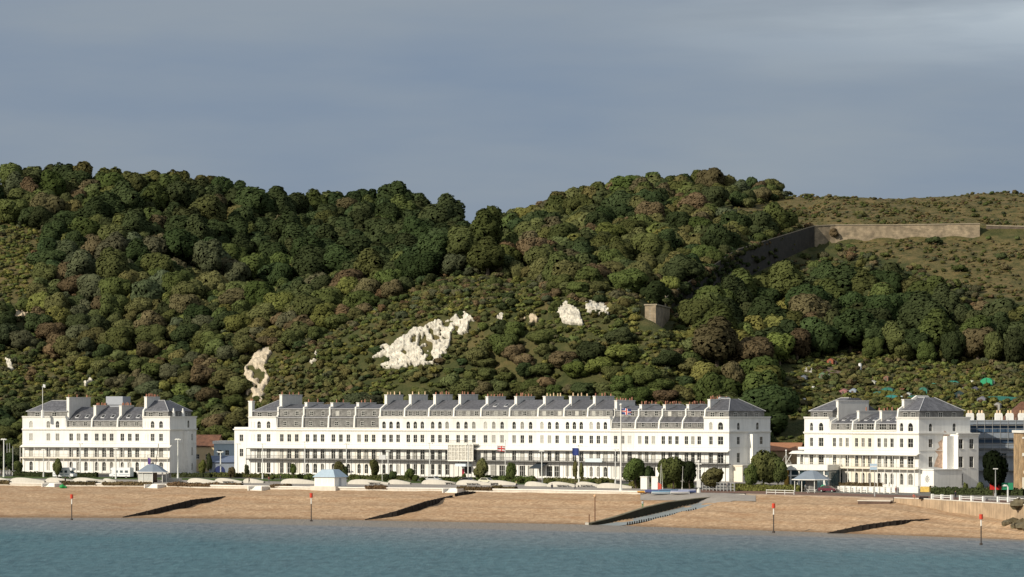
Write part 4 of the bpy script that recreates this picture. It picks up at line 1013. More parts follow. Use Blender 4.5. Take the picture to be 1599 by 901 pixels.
# ------------------------------------------------------------------ hilltop fort walls
def wall_line(name, label, pxs, kb, kt, zadd, doff, thick=1.6, m=FORTBRICK, zb=-2.0):
    mb = MB(); ds, zs = knots(np.array(pxs, float)); F_, B_ = [], []
    for i, px in enumerate(pxs):
        d = float(ds[kb][i])+doff; d2 = d+thick; z0 = float(zs[kb][i])+zb; z1 = float(zs[kt][i])+zadd
        F_.append((world(px, d, z0), world(px, d, z1))); B_.append((world(px, d2, z0), world(px, d2, z1)))
    for i in range(len(pxs)-1):
        a0, a1 = F_[i]; b0, b1 = F_[i+1]; c0, c1 = B_[i]; e0, e1 = B_[i+1]
        mb.poly([a0, b0, b1, a1]); mb.poly([a1, b1, e1, c1]); mb.poly([c0, c1, e1, e0])
    mb.poly([F_[0][0], F_[0][1], B_[0][1], B_[0][0]]); mb.poly([F_[-1][0], B_[-1][0], B_[-1][1], F_[-1][1]])
    o = link(name, None); tag(o, label, 'fort wall'); mb.build('brickwork', m, o)
    cp = MB()
    for i in range(len(pxs)-1):
        a1 = F_[i][1]; b1 = F_[i+1][1]; c1 = B_[i][1]; e1 = B_[i+1][1]; u = Vector((0, 0, .35)); f = Vector((0, -.25, 0))
        cp.poly([a1+f, b1+f, b1+f+u, a1+f+u]); cp.poly([a1+f+u, b1+f+u, e1+u, c1+u]); cp.poly([a1+f, a1, b1, b1+f])
    cp.build('coping', mat('old_stone', (0.26, 0.22, 0.16), .9, .25, 1.2, .3), o); return o
wall_line('fort_wall', 'long weathered brick fort wall below the grass embankment', list(range(1272, 1531, 8))+[1530], 2, 3, .5, -.4)
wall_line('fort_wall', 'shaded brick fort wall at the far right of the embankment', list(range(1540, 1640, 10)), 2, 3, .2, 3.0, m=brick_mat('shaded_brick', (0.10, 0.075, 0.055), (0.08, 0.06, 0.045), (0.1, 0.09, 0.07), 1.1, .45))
wall_line('ditch_wall', 'dark retaining wall of the fort ditch descending through the trees', list(range(1032, 1273, 8))+[1272], 2, 3, .5, -.6, m=brick_mat('shaded_stone', (0.034, 0.029, 0.022), (0.022, 0.019, 0.015), (0.03, 0.027, 0.021), 1.1, .45))  # base colour darkened to stand in for the shadow on the ditch wall
p = hit(1016, 507, 940); q = hit(1040, 505, 940)
bm_ = MB(); dz = 7.4; a = world(1007, 960, 0); b2 = world(1024, 957, 0); c2 = world(1046, 988, 0); e2 = world(1029, 994, 0); zz = float(hill_z(1023, 960))-5
bm_.prismz([(a.x, a.y), (b2.x, b2.y), (c2.x, c2.y), (e2.x, e2.y)], zz, P(1016, 477, 960).z)
o = link('fort_bastion', None); tag(o, 'square brick end of the fort ditch with one sunlit face', 'fort wall'); bm_.build('brickwork', FORTBRICK, o)
MB().prismz([(a.x-.3, a.y-.3), (b2.x+.3, b2.y-.3), (c2.x+.3, c2.y+.3), (e2.x-.3, e2.y+.3)], P(1016, 477, 960).z, P(1016, 477, 960).z+.4).build('coping', MATS['old_stone'], o)
# ------------------------------------------------------------------ sea wall, slipway, groynes
def wall_strip(name, label, c0, c1, zt, thick, m, mc, step=10, cop=.28, zb=None, cat='sea wall'):
    pxs = list(np.arange(c0, c1+.1, step)); mb = MB(); cb = MB(); pts = []
    for px in pxs:
        d = float(d_w(px)); pts.append((world(px, d, 0), world(px, d+thick, 0), zt(px) if callable(zt) else zt))
    lo = -1.0 if zb is None else zb
    for (a, b, z), (c, e, z2) in zip(pts[:-1], pts[1:]):
        f = lambda p, z: (p.x, p.y, z)
        mb.poly([f(a, lo), f(c, lo), f(c, z2), f(a, z)]); mb.poly([f(a, z), f(c, z2), f(e, z2), f(b, z)]); mb.poly([f(b, lo), f(b, z), f(e, z2), f(e, lo)])
        o = Vector((0, -.18, 0))
        A, C, B, E = a+o, c+o, b-o*.5, e-o*.5
        cb.poly([f(A, z+.01), f(C, z2+.01), f(C, z2+cop), f(A, z+cop)]); cb.poly([f(A, z+cop), f(C, z2+cop), f(E, z2+cop), f(B, z+cop)]); cb.poly([f(B, z+cop), f(E, z2+cop), f(E, z2+.01), f(B, z+.01)]); cb.poly([f(A, z+.01), f(a, z+.01), f(c, z2+.01), f(C, z2+.01)])
    r = link(name, None); tag(r, label, cat); mb.build('wall_face', m, r); cb.build('coping', mc, r); return r
wall_strip('sea_wall', 'low white topped sea wall along the back of the left beach', -480, 1002, lambda p: 6.28, .8, CONC, mat('white_concrete', (0.74, 0.71, 0.65), .8, .08, .8, .1, streak=.08), cop=.3)
wall_strip('beach_kerb', 'low kerb between the red path and the shingle', 1165, 1395, lambda p: 6.24, .5, mat('kerb_stone', (0.36, 0.29, 0.23), .9, .2, .8), MATS['kerb_stone'], cop=.10, cat='kerb')
wall_strip('sea_wall', 'tan stained concrete sea wall at the right end of the beach', 1396, 2050, lambda p: 6.25, .9, CONCT, CONC, cop=.22)
for px, lb in ((88, 'beside the green bin bags at the far left'), (248, 'below the left hand shelter'), (410, 'left of the white kiosk'), (714, 'above the gap in the second groyne')):
    d = float(d_w(px)); p = world(px, d, 0); t = link('beach_steps', None, None, (p.x, p.y, 0), R(-32)); tag(t, 'white concrete steps down to the shingle '+lb, 'steps')
    mb = MB()
    for k in range(5): mb.box(-1.9, 1.9, -.9-.5*k, -.25-.5*k+(.14), 3.8, 6.45-.2*k)
    mb.build('treads', MATS['white_concrete'], t); MB().box(-2.2, -1.91, -3.4, .1, 3.8, 6.5).box(1.91, 2.2, -3.4, .1, 3.8, 6.5).build('cheek_wall', MATS['white_concrete'], t)
TIMB = mat('tarred_timber', (0.016, 0.012, 0.010), .8, .45, 1.2, .4)
TIMB2 = mat('groyne_post', (0.018, 0.014, 0.011), .85, .4, 2, .3)
def groyne(label, pp, hh, npost=12):
    pts = []
    for (x, y), h in zip(pp, hh):
        q = hit(x, y); pts.append((q, q.z+h))
    r = link('groyne', None); tag(r, label, 'groyne')
    w = MB()
    for (a, za), (b, zb) in zip(pts[:-1], pts[1:]):
        ax = (b-a).normalized(); nv = Vector((ax.y, -ax.x, 0)).normalized()*.18
        f = lambda p, s, z: (p.x+nv.x*s, p.y+nv.y*s, z)
        for s in (1, -1): w.poly([f(a, s, -1.5), f(b, s, -1.5), f(b, s, zb), f(a, s, za)])
        w.poly([f(a, 1, za), f(b, 1, zb), f(b, -1, zb), f(a, -1, za)]); 
    (a, za), (b, zb) = pts[0], pts[-1]
    w.build('plank_wall', TIMB, r)
    L_ = [0]
    for (p, _), (q, _) in zip(pts[:-1], pts[1:]): L_.append(L_[-1]+(q-p).length)
    for k in range(npost):
        u = (k+.5)/npost*L_[-1]; x = float(np.interp(u, L_, [p.x for p, _ in pts])); y = float(np.interp(u, L_, [p.y for p, _ in pts])); z = float(np.interp(u, L_, [z for _, z in pts]))
        MB().box(x-.26, x+.26, y-.26, y+.26, -1.2, z+.05).build('post', TIMB2, r)
    return r
groyne('long dark timber groyne on the left part of the beach', [(192, 808.5), (240, 803.5), (300, 790), (352, 776)], [.2, 1.25, 1.5, .15], 16)
groyne('long dark timber groyne below the middle of the central terrace', [(570, 812.5), (620, 806), (665, 793), (706, 775.5)], [.2, 1.25, 1.5, .3], 16)
groyne('short dark timber stub just above the middle groyne', [(711, 775), (728, 772), (742, 769.5)], [.7, .75, .3], 4)
groyne('slanting dark timber groyne on the right part of the beach', [(1292, 833), (1345, 829), (1400, 820), (1452, 811)], [.15, 1.15, .95, .1], 16)
# slipway wall and ramp
WP = lambda t: 926+(1133-926)*t
def slip_d(t, px): return float(d_s(px)+t*(d_w(px)-d_s(px)))
SLIPW = mat('algae_concrete', (0.022, 0.022, 0.013), .85, .5, .5, .4)
r = link('slipway_wall', None); tag(r, 'tall dark weed stained wall beside the grey slipway', 'slipway wall'); mb = MB(); cb = MB(); tp = []
for t in np.linspace(-.02, 1.0, 24):
    px = WP(t); d = slip_d(t, px); py_top = np.interp(px, [922, 960, 1005, 1040, 1085, 1133], [816, 806.5, 792, 784, 778, 773.5]); z = CZ+(HY-py_top)*d/F
    tp.append((world(px, d, 0), z))
for (a, za), (b, zb) in zip(tp[:-1], tp[1:]):
    n_ = Vector(((b-a).y, -(b-a).x, 0)).normalized()*.5; f = lambda p, s, z: (p.x+n_.x*s, p.y+n_.y*s, z)
    mb.poly([f(a, 1, -2), f(b, 1, -2), f(b, 1, zb), f(a, 1, za)]); mb.poly([f(a, -1, -2), f(b, -1, -2), f(b, -1, zb), f(a, -1, za)])
    cb.poly([f(a, 1.1, za), f(b, 1.1, zb), f(b, -1.1, zb), f(a, -1.1, za)]); cb.poly([f(a, 1.1, za-.15), f(b, 1.1, zb-.15), f(b, 1.1, zb), f(a, 1.1, za)])
(a, za), (b, zb) = tp[0], tp[1]; mb.poly([f(a, 1, -2), f(a, 1, za), f(a, -1, za), f(a, -1, -2)])
mb.build('wall_face', SLIPW, r); cb.build('wall_top', mat('green_concrete', (0.17, 0.15, 0.10), .9, .4, .4, .3), r)
V = []; ts = np.linspace(-.06, 1.02, 30)
for t in ts:
    for k in range(5):
        px = WP(t)+3+k*(34+6*t)/4; d = slip_d(t, px); V.append(tuple(world(px, d, float(beach_z(px, d))+.05)))
Q = np.array([[i*5+j, i*5+j+1, i*5+j+6, i*5+j+5] for i in range(len(ts)-1) for j in range(4)])
struct(link('slipway', np_mesh('slipway', np.array(V), Q, mat('wet_slab', (0.24, 0.265, 0.265), .6, .25, .35, .2))))
r = link('palisade', None); tag(r, 'row of short dark timber posts along the edge of the slipway', 'palisade')
for k in range(30):
    t = .07+.50*k/29; px = WP(t)+3+(34+6*t)+2; d = slip_d(t, px); z = float(beach_z(px, d)); q = world(px, d, 0)
    MB().cyl(q.x, q.y, z-.5, z+.55+.15*random.random(), .17, .15, 7).build('post', TIMB2, r)
# promenade apron at the head of the slipway
def apron_z(px, d): return beach_z(px, d)+.04+np.clip(1-(d_w(px)+.5-d)/13, 0, 1)*np.clip((px-1000)/16, 0, 1)*np.clip((1180-px)/45, 0, 1)*(6.33-beach_z(px, d))
fan('slipway_apron', np.arange(1000, 1181, 3), [(lambda c, t=t: d_w(c)-13*(1-t)+.5) for t in np.linspace(0, 1, 12)], apron_z, PAVE)
wall_strip('beach_kerb', 'low kerb at the head of the slipway behind the dinghies', 1003, 1164, lambda p: 6.1, .5, CONC, CONC, cop=.14, cat='kerb')

# ------------------------------------------------------------------ beach marker posts
RED = mat('marker_red', (0.55, 0.06, 0.03), .5, .12, 3); WPOST = mat('marker_white', (0.75, 0.72, 0.66), .5, .08, 3); STEEL = mat('rusty_steel', (0.055, 0.045, 0.04), .7, .3, 3)
mk = None
for px, yb, yt, lb in ((112, 812, 772, 'red topped marker post at the water edge, far left'), (486, 814, 770, 'red topped marker post at the water edge below the white kiosk'), (1208, 832, 786, 'red topped marker post between the slipway and right groyne'), (1532, 851, 803, 'red topped marker post in the water at the far right')):
    d = F*CZ/(yb-HY); p = world(px, d, 0); H = (yb-yt)*d/F
    mk = link('marker_post', None, None, p, 0); tag(mk, lb, 'marker post', 'red topped marker posts')
    MB().cyl(0, 0, -1.5, H*.62, .13, .11).build('pole', STEEL, mk); MB().cyl(0, 0, H*.62, H*.86, .13).build('white_band', WPOST, mk)
    MB().cyl(0, 0, H*.84, H, .36, .36, 10).build('topmark', RED, mk); MB().cyl(0, 0, -.6, .35, .34, .3).build('footing', STEEL, mk)
p = hit(929, 819); t = link('marker_post', None, None, p); tag(t, 'rusty post with pale ball at the seaward end of the slipway wall', 'marker post')
MB().cyl(0, 0, -.5, 6.1, .14, .11).build('pole', mat('rust', (0.16, 0.08, 0.045), .8, .3, 3), t); MB().sphere((0, 0, 6.3), .36).build('topmark', mat('pale_orange', (0.60, 0.38, 0.22), .6, .1), t)
p = hit(920, 818); t = link('mooring_post', None, None, p); tag(t, 'short rusty post just left of the slipway wall end', 'post'); MB().cyl(0, 0, -.5, 2.1, .13, .11).build('pole', MATS['rust'], t); MB().box(-.9, .9, -.7, .7, -.3, .25).build('block', CONC, t)

# ------------------------------------------------------------------ lamp columns, flagpoles, masts
LAMPW = mat('lamp_paint', (0.66, 0.66, 0.63), .45, .06, 2); GALV = mat('galvanised', (0.35, 0.355, 0.35), .5, .1, 2)
def ground_d(py, z=6.7): return F*(CZ-z)/(py-HY)
def at(px, py):
    q = onland(px, py); return q
def lamp(px, yb, yt, label, big=False, m=None):
    p = at(px, yb); s = F/p.y; H = (yb-yt)/s; t = link('street_lamp', None, None, p, R(-28)); tag(t, label, 'street lamp', 'tall lamp columns along the promenade')
    m = m or LAMPW; w = .16 if not big else .22
    MB().cyl(0, 0, -.2, 1.1, w*1.5, w*1.4).cyl(0, 0, 1.1, H-.15, w, w*.7).build('column', m, t)
    for sg in (-1, 1):
        L_ = 1.75 if big else .85
        h = MB().prismz([(sg*.1, -.18), (sg*L_, -.32), (sg*L_, .32), (sg*.1, .18)], H-.15, H+.08); 
        o = h.build('lamp_head', m, t); o.rotation_euler = (0, -sg*.10, 0)
    return t
for a in ((6, 745, 686, 'tall lamp with two broad flat wings at the far left edge', True), (344.5, 745, 706, 'lamp with two broad flat wings before the gap between terraces', True), (278, 747, 686, 'tall lamp with two broad flat wings before the grey gable end', True)):
    lamp(*a)
for a in ((68, 745, 702, 'slim lamp column in front of the left terrace, leftmost of the slim ones'), (125, 745, 693, 'slim lamp column between the two motorhomes'), (181, 748, 700, 'slim lamp column left of the left hand shelter'),
          (371, 745, 693, 'slim lamp column at the left corner of the central terrace'), (410, 748, 693, 'slim lamp column before the left pavilion of the central terrace'), (476, 745, 690, 'slim lamp column just left of the white kiosk'),
          (541, 746, 693, 'slim lamp column right behind the white kiosk'), (606, 749, 704, 'slim lamp column beside a small dark bush'), (671, 750, 692, 'slim lamp column right of the umbrella shaped tree'), (731, 752, 694, 'slim lamp column at the glazed balcony house'),
          (846, 756, 704, 'slim lamp column beside the dark awning'), (904, 757, 696, 'slim lamp column with the blue flag beside it'), (961, 758, 702, 'slim lamp column just left of the tall white flagpole')):
    lamp(*a)
def flag_mesh(kind):
    def fm(u0, u1, v0, v1, W, H, off):
        mb = MB(); n = 6
        for i in range(n):
            a, b = u0+(u1-u0)*i/n, u0+(u1-u0)*(i+1)/n
            g = lambda u, v: (u*W, off+.16*math.sin(u*7)*W*.35, -v*H-.12*u*W+.05*math.sin(u*6))
            mb.poly([g(a, v0), g(b, v0), g(b, v1), g(a, v1)])
        return mb
    return fm
BLUE = mat('flag_blue', (0.03, 0.05, 0.20), .8, .1); FRED = mat('flag_red', (0.50, 0.06, 0.05), .8, .1); FWHITE = mat('flag_white', (0.70, 0.70, 0.70), .8, .05)
def flag(px, py, d, W, H, stripes, label, rz):
    t = link('flag', None, None, P(px, py, d), rz); tag(t, label, 'flag')
    for k, (u0, u1, v0, v1, m, off) in enumerate(stripes):
        fm = flag_mesh(0)(u0, u1, v0, v1, W, H, -.01*off); fm.build('field' if off == 0 else 'cross_band', m, t)
    return t
UNION = [(0, 1, 0, 1, BLUE, 0), (0, 1, .34, .66, FWHITE, 1), (.38, .62, 0, 1, FWHITE, 1), (0, 1, .42, .58, FRED, 2), (.44, .56, 0, 1, FRED, 2), (0, .3, .0, .14, FWHITE, 1), (.7, 1, .86, 1, FWHITE, 1)]
def pole(px, yb, yt, r, label, name='flagpole', m=LAMPW, cat='flagpole', ball=True):
    p = at(px, yb); s = F/p.y; H = (yb-yt)/s; t = link(name, None, None, p); tag(t, label, cat)
    MB().cyl(0, 0, -.2, .8, r*2, r*1.8).build('base', m, t); MB().cyl(0, 0, .8, H, r, r*.55).build('pole', m, t)
    if ball: MB().sphere((0, 0, H+.08), r*1.5).build('finial', m, t)
    return t, p
pole(969.5, 769, 634, .22, 'tallest white flagpole standing by the sea wall, union flag aloft'); flag(978, 636, at(969.5, 769).y, -1.5, 1.4, UNION, 'red white and blue union flag on the tallest white flagpole', 0)
flag(970.5, 637, at(969.5, 769).y, 2.3, 1.5, UNION, 'x', 0)
for o in [o for o in list(bpy.data.objects) if o.name.startswith('flag') and o.get('label', '').startswith('red white and blue')]:
    for c in list(o.children): bpy.data.objects.remove(c)
    bpy.data.objects.remove(o)
for o in bpy.data.objects:
    if o.get('label') == 'x': o['label'] = 'red white and blue union flag on the tallest white flagpole'
pole(789, 752, 688, .12, 'thin white flagpole with red and white flag before the central terrace')
flag(788.5, 697, at(789, 752).y, -2.0, 1.4, [(0, 1, 0, 1, FWHITE, 0), (0, 1, .36, .64, FRED, 1), (.38, .6, 0, 1, FRED, 1), (0, 1, 0, .12, FRED, 1), (0, 1, .88, 1, FRED, 1)], 'red and white flag on the thin pole before the central terrace', 0)
flag(903.5, 700, at(904, 757).y-.3, -1.6, 1.9, [(0, 1, 0, 1, BLUE, 0)], 'dark blue flag on the lamp column before the tall slim tree', 0)
tl = LP[0]; q = world(66.5, LH[0][0][1]-6, BASE+16.6); t = link('flagpole', None, None, q); tag(t, 'white flagpole on the roof corner of the left terrace', 'flagpole'); MB().cyl(0, 0, 0, 8.6, .12, .07).build('pole', LAMPW, t); MB().sphere((0, 0, 8.65), .16).build('finial', LAMPW, t)
MB().cyl(0, 0, -.4, 1.9, .55, .4).build('base', WHITE, t)
flag(67, 600, q.y-.05, .75, .9, [(0, 1, 0, 1, FWHITE, 0)], 'small white flag on the roof of the left terrace', 0)
t, p = pole(1227.5, 757, 704, .16, 'white signal mast with cross yard beside the clubhouse', 'signal_mast', LAMPW, 'mast')
MB().tube([(-1.25, 0, 5.3), (1.3, 0, 5.3)], .07).build('yard', LAMPW, t); MB().tube([(.1, 0, 5.4), (1.4, 0, 7.6)], .08).build('gaff', LAMPW, t); MB().tube([(-1.2, 0, 5.3), (0, 0, 7.6)], .03).tube([(1.2, 0, 5.3), (0, 0, 7.6)], .03).build('stay', LAMPW, t)
t, p = pole(1272, 756, 701, .28, 'dark wooden mast rising behind the right hand shelter', 'old_mast', mat('old_timber', (0.17, 0.09, 0.06), .8, .3, 2), 'mast', False); t.rotation_euler = (0, R(5), 0)
t, p = pole(240, 748, 692, .14, 'dark leaning pole behind the left hand shelter', 'leaning_pole', mat('dark_timber', (0.08, 0.06, 0.05), .8, .3, 2), 'pole', False); t.rotation_euler = (0, R(8), 0)
flag(231, 715, at(231, 752).y+3, .75, 1.7, [(0, 1, 0, 1, mat('purple_cloth', (0.10, 0.05, 0.22), .8, .1), 0)], 'small purple banner above the left hand shelter', 0)
p = at(231, 750); t = link('banner_pole', None, None, (p.x-.1, p.y+.5, p.z)); tag(t, 'thin pole carrying the purple banner by the left shelter', 'pole'); MB().cyl(0, 0, 0, 6.6, .06, .05).cyl(0, 0, 6.6, 6.8, .12, .1).build('pole', GALV, t)
t, p = pole(1091, 770, 722, .24, 'white post with a box at its foot at the head of the slipway', 'signal_post', LAMPW, 'post'); MB().box(-.45, .45, -.4, .4, 1.2, 2.9).build('box', LAMPW, t); MB().box(-.7, .7, -.06, .06, 6.6, 6.9).box(-.5, .5, -.06, .06, 5.4, 5.6).build('cross_arm', LAMPW, t)
t, p = pole(1366, 775, 727, .09, 'grey post with a pale blue sign before the right terrace', 'sign_post', GALV, 'sign post', False); MB().box(-1.1, .5, -.08, .08, 5.9, 7.3).build('sign_panel', mat('sign_blue', (0.42, 0.55, 0.68), .4, .1), t); MB().box(-1.05, .45, -.1, -.081, 6.5, 6.8).build('sign_band', FWHITE, t)
for k, (px, yb, yt) in enumerate(((11, 741, 692), (15, 741, 692), (20, 742, 697))):
    t, p = pole(px, yb, yt, .14, ('leftmost', 'middle', 'rightmost')[k]+' of three bare grey masts at the left edge', 'bare_mast', GALV, 'mast', False); t['group'] = 'bare masts at the left edge'; MB().cyl(0, 0, 3, 3.3, .2, .2).build('collar', GALV, t)
for px, py, lb in ((600, 713, 'left'),):
    p = at(604, 751); t = link('sign_post', None, None, (p.x-1.2, p.y-.4, p.z)); tag(t, 'white notice board on the promenade beside the small dark bush', 'sign'); MB().cyl(0, 0, 0, 7.4, .08).build('post', LAMPW, t); MB().box(-.9, .9, -.1, -.04, 5.7, 6.9).build('board', FWHITE, t)

# ------------------------------------------------------------------ wave walls with benches
WAVE = mat('wave_wall_concrete', (0.53, 0.50, 0.44), .8, .08, .7, .1, streak=.08)
def wave(px0, px1, yb, h, label, bench=None):
    a = at(px0, yb); b = at(px1, yb+(px1-px0)*.012); v = b-a; L_ = v.length; rz = math.atan2(v.y, v.x); t = link('wave_wall', None, None, a, rz); tag(t, label, 'seat wall', 'white wave shaped seat walls on the promenade')
    mb = MB(); n = 18; pr = []
    for i in range(n+1):
        u = i/n; z = .45+.62*h*(math.sin(math.pi*u**.62)**.9); pr.append((u*L_, z))
    for i in range(n):
        (x0, z0), (x1, z1) = pr[i], pr[i+1]; y0 = -.8*math.sin(math.pi*i/n); y1 = -.8*math.sin(math.pi*(i+1)/n)
        mb.poly([(x0, y0, -.2), (x1, y1, -.2), (x1, y1+.15, z1), (x0, y0+.15, z0)]); mb.poly([(x0, y0+.15, z0), (x1, y1+.15, z1), (x1, y1+.8, z1), (x0, y0+.8, z0)]); mb.poly([(x0, y0+.95, -.2), (x0, y0+.8, z0), (x1, y1+.8, z1), (x1, y1+.95, -.2)])
    mb.build('wall', WAVE, t)
    if bench:
        u = bench; x = u*L_; y = -.8*math.sin(math.pi*u)-.55
        MB().box(x-1.7, x+1.7, y-.25, y+.3, .42, .52).build('seat', mat('bench_slats', (0.055, 0.045, 0.04), .7, .2, 4), t)
        for q in (-1.4, 0, 1.4): MB().box(x+q-.06, x+q+.06, y-.2, y+.25, 0, .419).build('leg', GALV, t)
WL = [(-14, 17, 753, 1.1, 'partly out of frame at the far left', .8), (15, 69, 754, 1.35, 'before the left end house of the left terrace', None), (70, 113, 754, 1.35, 'below the first motorhome', .78), (112, 163, 754, 1.35, 'between the two motorhomes', .7), (160, 181, 754, 1.0, 'small one left of the left hand shelter', None),
      (292, 337, 755, 1.35, 'before the gap, right of the left shelter', None), (334, 377, 755, 1.35, 'before the blue garage', .62), (379, 411, 755, 1.2, 'before the side wing of the central terrace', None), (438, 500, 756, 1.4, 'just left of the white kiosk', None),
      (543, 606, 757, 1.35, 'just right of the white kiosk', .72), (605, 640, 757, 1.2, 'right of the small dark bush', None), (658, 712, 757, 1.3, 'before the house left of the glazed balcony', .9), (712, 766, 758, 1.35, 'before the glazed balcony house', .55), (762, 806, 758, 1.2, 'at the foot of the red and white flag', .2), (819, 856, 760, 1.2, 'beside the dark awning', None), (854, 902, 761, 1.35, 'left of the blue flag lamp', .6), (898, 938, 761, 1.35, 'right of the blue flag lamp', .55), (932, 986, 763, 1.3, 'nearest the tallest white flagpole', None)]
for a, b, y, h, lb, be in WL: wave(a, b, y-1, h, 'white wave shaped wall '+lb, be)
# white shell shaped seat by the left shelter
p = at(264, 752); t = link('shell_seat', None, None, p, R(-20)); tag(t, 'white curved shell shaped seat right of the left shelter', 'seat'); mb = MB(); n = 8
for i in range(n):
    a0, a1 = math.pi*(.15+.6*i/n), math.pi*(.15+.6*(i+1)/n); f = lambda a, r: (-1.8+2.6*(1+math.cos(a+1.2))*.9, r, 2.7*abs(math.sin(a*.55+.25)) if False else 2.6*(.5+.5*math.cos(a*1.25)))
    mb.poly([f(a0, -.7), f(a1, -.7), f(a1, .7), f(a0, .7)])
    q0, q1 = f(a0, -.7), f(a1, -.7); mb.poly([(q0[0], -.7, -.2), (q1[0], -.7, -.2), q1, q0]); q0, q1 = f(a0, .7), f(a1, .7); mb.poly([(q0[0], .7, -.2), (q1[0], .7, -.2), q1, q0])
mb.build('back', WAVE, t); MB().box(-.3, 3.4, -.95, .9, -.2, .9).build('seat', WAVE, t)

# ------------------------------------------------------------------ hedges, beds, garden trees
def hedge(px0, px1, yb, h, label, colour, w=1.3, dens=30, name='hedge', lump=.25, kind=None):
    a = at(px0, yb); b = at(px1, yb+(px1-px0)*.012); v = b-a; L_ = v.length; rg_ = np.random.default_rng(int(px0*7+yb)); n = int(L_*dens)
    x = rg_.uniform(0, L_, n); face = rg_.random(n); hl = h*(1+lump*(fbm(x/1.7+px0, x*0+3, 3)-.47)*2.5)
    top = face < .42; y = np.where(top, rg_.uniform(-w/2, w/2, n), np.where(face < .8, -w/2, w/2)+rg_.normal(size=n)*.08); z = np.where(top, hl+rg_.normal(size=n)*.06, rg_.uniform(0, 1, n)*hl)
    nr = np.where(top[:, None], np.array([[0, 0, 1.]]), np.where((face < .8)[:, None], np.array([[0, -1., .2]]), np.array([[0, 1., .2]]))); nr = unit(nr+rg_.normal(size=(n, 3))*.45)
    tv = unit(np.cross(nr, rg_.normal(size=(n, 3)))); bv = np.cross(nr, tv); s = .19*rg_.uniform(.6, 1.3, (n, 1)); c = np.stack([x, y, z], -1)
    V = np.stack([c-tv*s-bv*s, c+tv*s-bv*s, c+tv*s+bv*s, c-tv*s+bv*s], 1).reshape(-1, 3); Q = np.arange(4*n).reshape(-1, 4)
    A = np.repeat(np.clip(.5+rg_.normal(size=n)*.16, 0, 1), 4)
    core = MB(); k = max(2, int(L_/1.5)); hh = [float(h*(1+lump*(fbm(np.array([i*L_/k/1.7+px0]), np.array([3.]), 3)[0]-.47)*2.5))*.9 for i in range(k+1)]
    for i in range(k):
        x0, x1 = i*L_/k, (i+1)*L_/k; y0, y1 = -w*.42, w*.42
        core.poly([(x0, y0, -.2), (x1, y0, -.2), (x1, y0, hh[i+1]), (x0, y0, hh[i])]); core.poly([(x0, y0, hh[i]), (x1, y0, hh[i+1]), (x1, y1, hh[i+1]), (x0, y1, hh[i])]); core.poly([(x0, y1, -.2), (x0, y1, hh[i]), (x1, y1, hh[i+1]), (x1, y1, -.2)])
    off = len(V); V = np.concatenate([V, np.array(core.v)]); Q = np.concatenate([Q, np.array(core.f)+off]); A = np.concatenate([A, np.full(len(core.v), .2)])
    o = link(name, np_mesh(name, V, Q, LM[colour], {'v': A})); o.location = a; o.rotation_euler = (0, 0, math.atan2(v.y, v.x)); tag(o, label, 'hedge' if name == 'hedge' else 'flower bed', None, kind); return o
for a in ((22, 152, 744, 1.3, 'dark clipped hedge before the left end house of the left terrace', 'dark green'), (182, 212, 746, 1.5, 'short dark hedge just left of the left shelter', 'dark green'), (262, 330, 745, 1.1, 'dark hedge before the grey gable of the left terrace', 'dark green'), (330, 420, 745, 1.1, 'green hedge below the blue garage', 'mid green'),
          (425, 500, 747, 1.2, 'low green hedge behind the wave wall left of the kiosk', 'mid green'), (545, 642, 749, 1.3, 'green hedge behind the wave walls right of the kiosk', 'olive green'), (665, 742, 751, 1.0, 'low green hedge before the glazed balcony house', 'mid green'), (745, 835, 753, 1.6, 'bushy green hedge before the wide glazed ground floors', 'mid green'), (850, 960, 755, 1.4, 'bushy hedge before the house with the blue flag', 'olive green'),
          (984, 1010, 762, 1.6, 'bright green hedge left of the white pillars', 'yellow green'), (1036, 1082, 762, 1.7, 'bright green hedge under the big round tree', 'yellow green')):
    hedge(*a)
hedge(1146, 1252, 766, 1.5, 'long bright yellow green hedge beside the right hand esplanade', 'yellow green', 1.8, 40)
hedge(1312, 1402, 760, 1.0, 'reddish shrubs along the white garden wall of the right terrace', 'russet brown', 1.4)
hedge(1392, 1432, 761, 2.3, 'rounded dark hedge before the right end pavilion', 'dark green', 2.4, 45)
hedge(1456, 1600, 772, 1.6, 'dark hedge below the tan gable at the far right', 'dark green', 1.6)
BEDL = leaf_mat('bedding', (0.13, 0.095, 0.055)); LM['bedding'] = BEDL
for a, b, y in ((-10, 16, 757.5), (98, 150, 758.5), (162, 238, 757.5), (264, 330, 759), (332, 378, 758), (424, 454, 760), (572, 604, 762), (716, 770, 764), (770, 806, 763)):
    hedge(a, b, y, .55, 'low brownish bedding plants along the sea wall '+{-10: 'at the far left', 98: 'below the first motorhome', 162: 'left of the shelter', 264: 'right of the shelter', 332: 'below the blue garage', 424: 'left of the kiosk', 572: 'right of the kiosk', 716: 'below the glazed balcony house', 770: 'below the red and white flag'}[a], 'bedding', 1.6, 26, 'flower_bed', .5, None)
def gtree(px, yb, yt, wpx, colour, label, kind='garden', name='broadleaf_tree', cat='tree', k=None):
    p = at(px, yb); s = F/p.y; H = (yb-yt)/s; W = wpx/s
    nr, nh = {'garden': (3.0, 6.4), 'conifer': (1.5, 5.0), 'shrub': (2.0, 2.6), 'tall': (4.2, 12.5), 'broad': (5, 9.0)}[kind]
    return plant(kind, name, label, cat, p, W/2/nr, H/nh, colour, random.uniform(0, 6), None, k)
gtree(993, 763, 708, 46, 'mid green', 'round green tree left of the two white pillars')
gtree(1052, 764, 706, 66, 'mid green', 'biggest round green tree behind the dinghies')
LM['deep green'] = leaf_mat('leaves_deep', (0.024, 0.032, 0.015)); gtree(1077, 764, 713, 30, 'deep green', 'dark round tree overlapping the biggest round green tree')
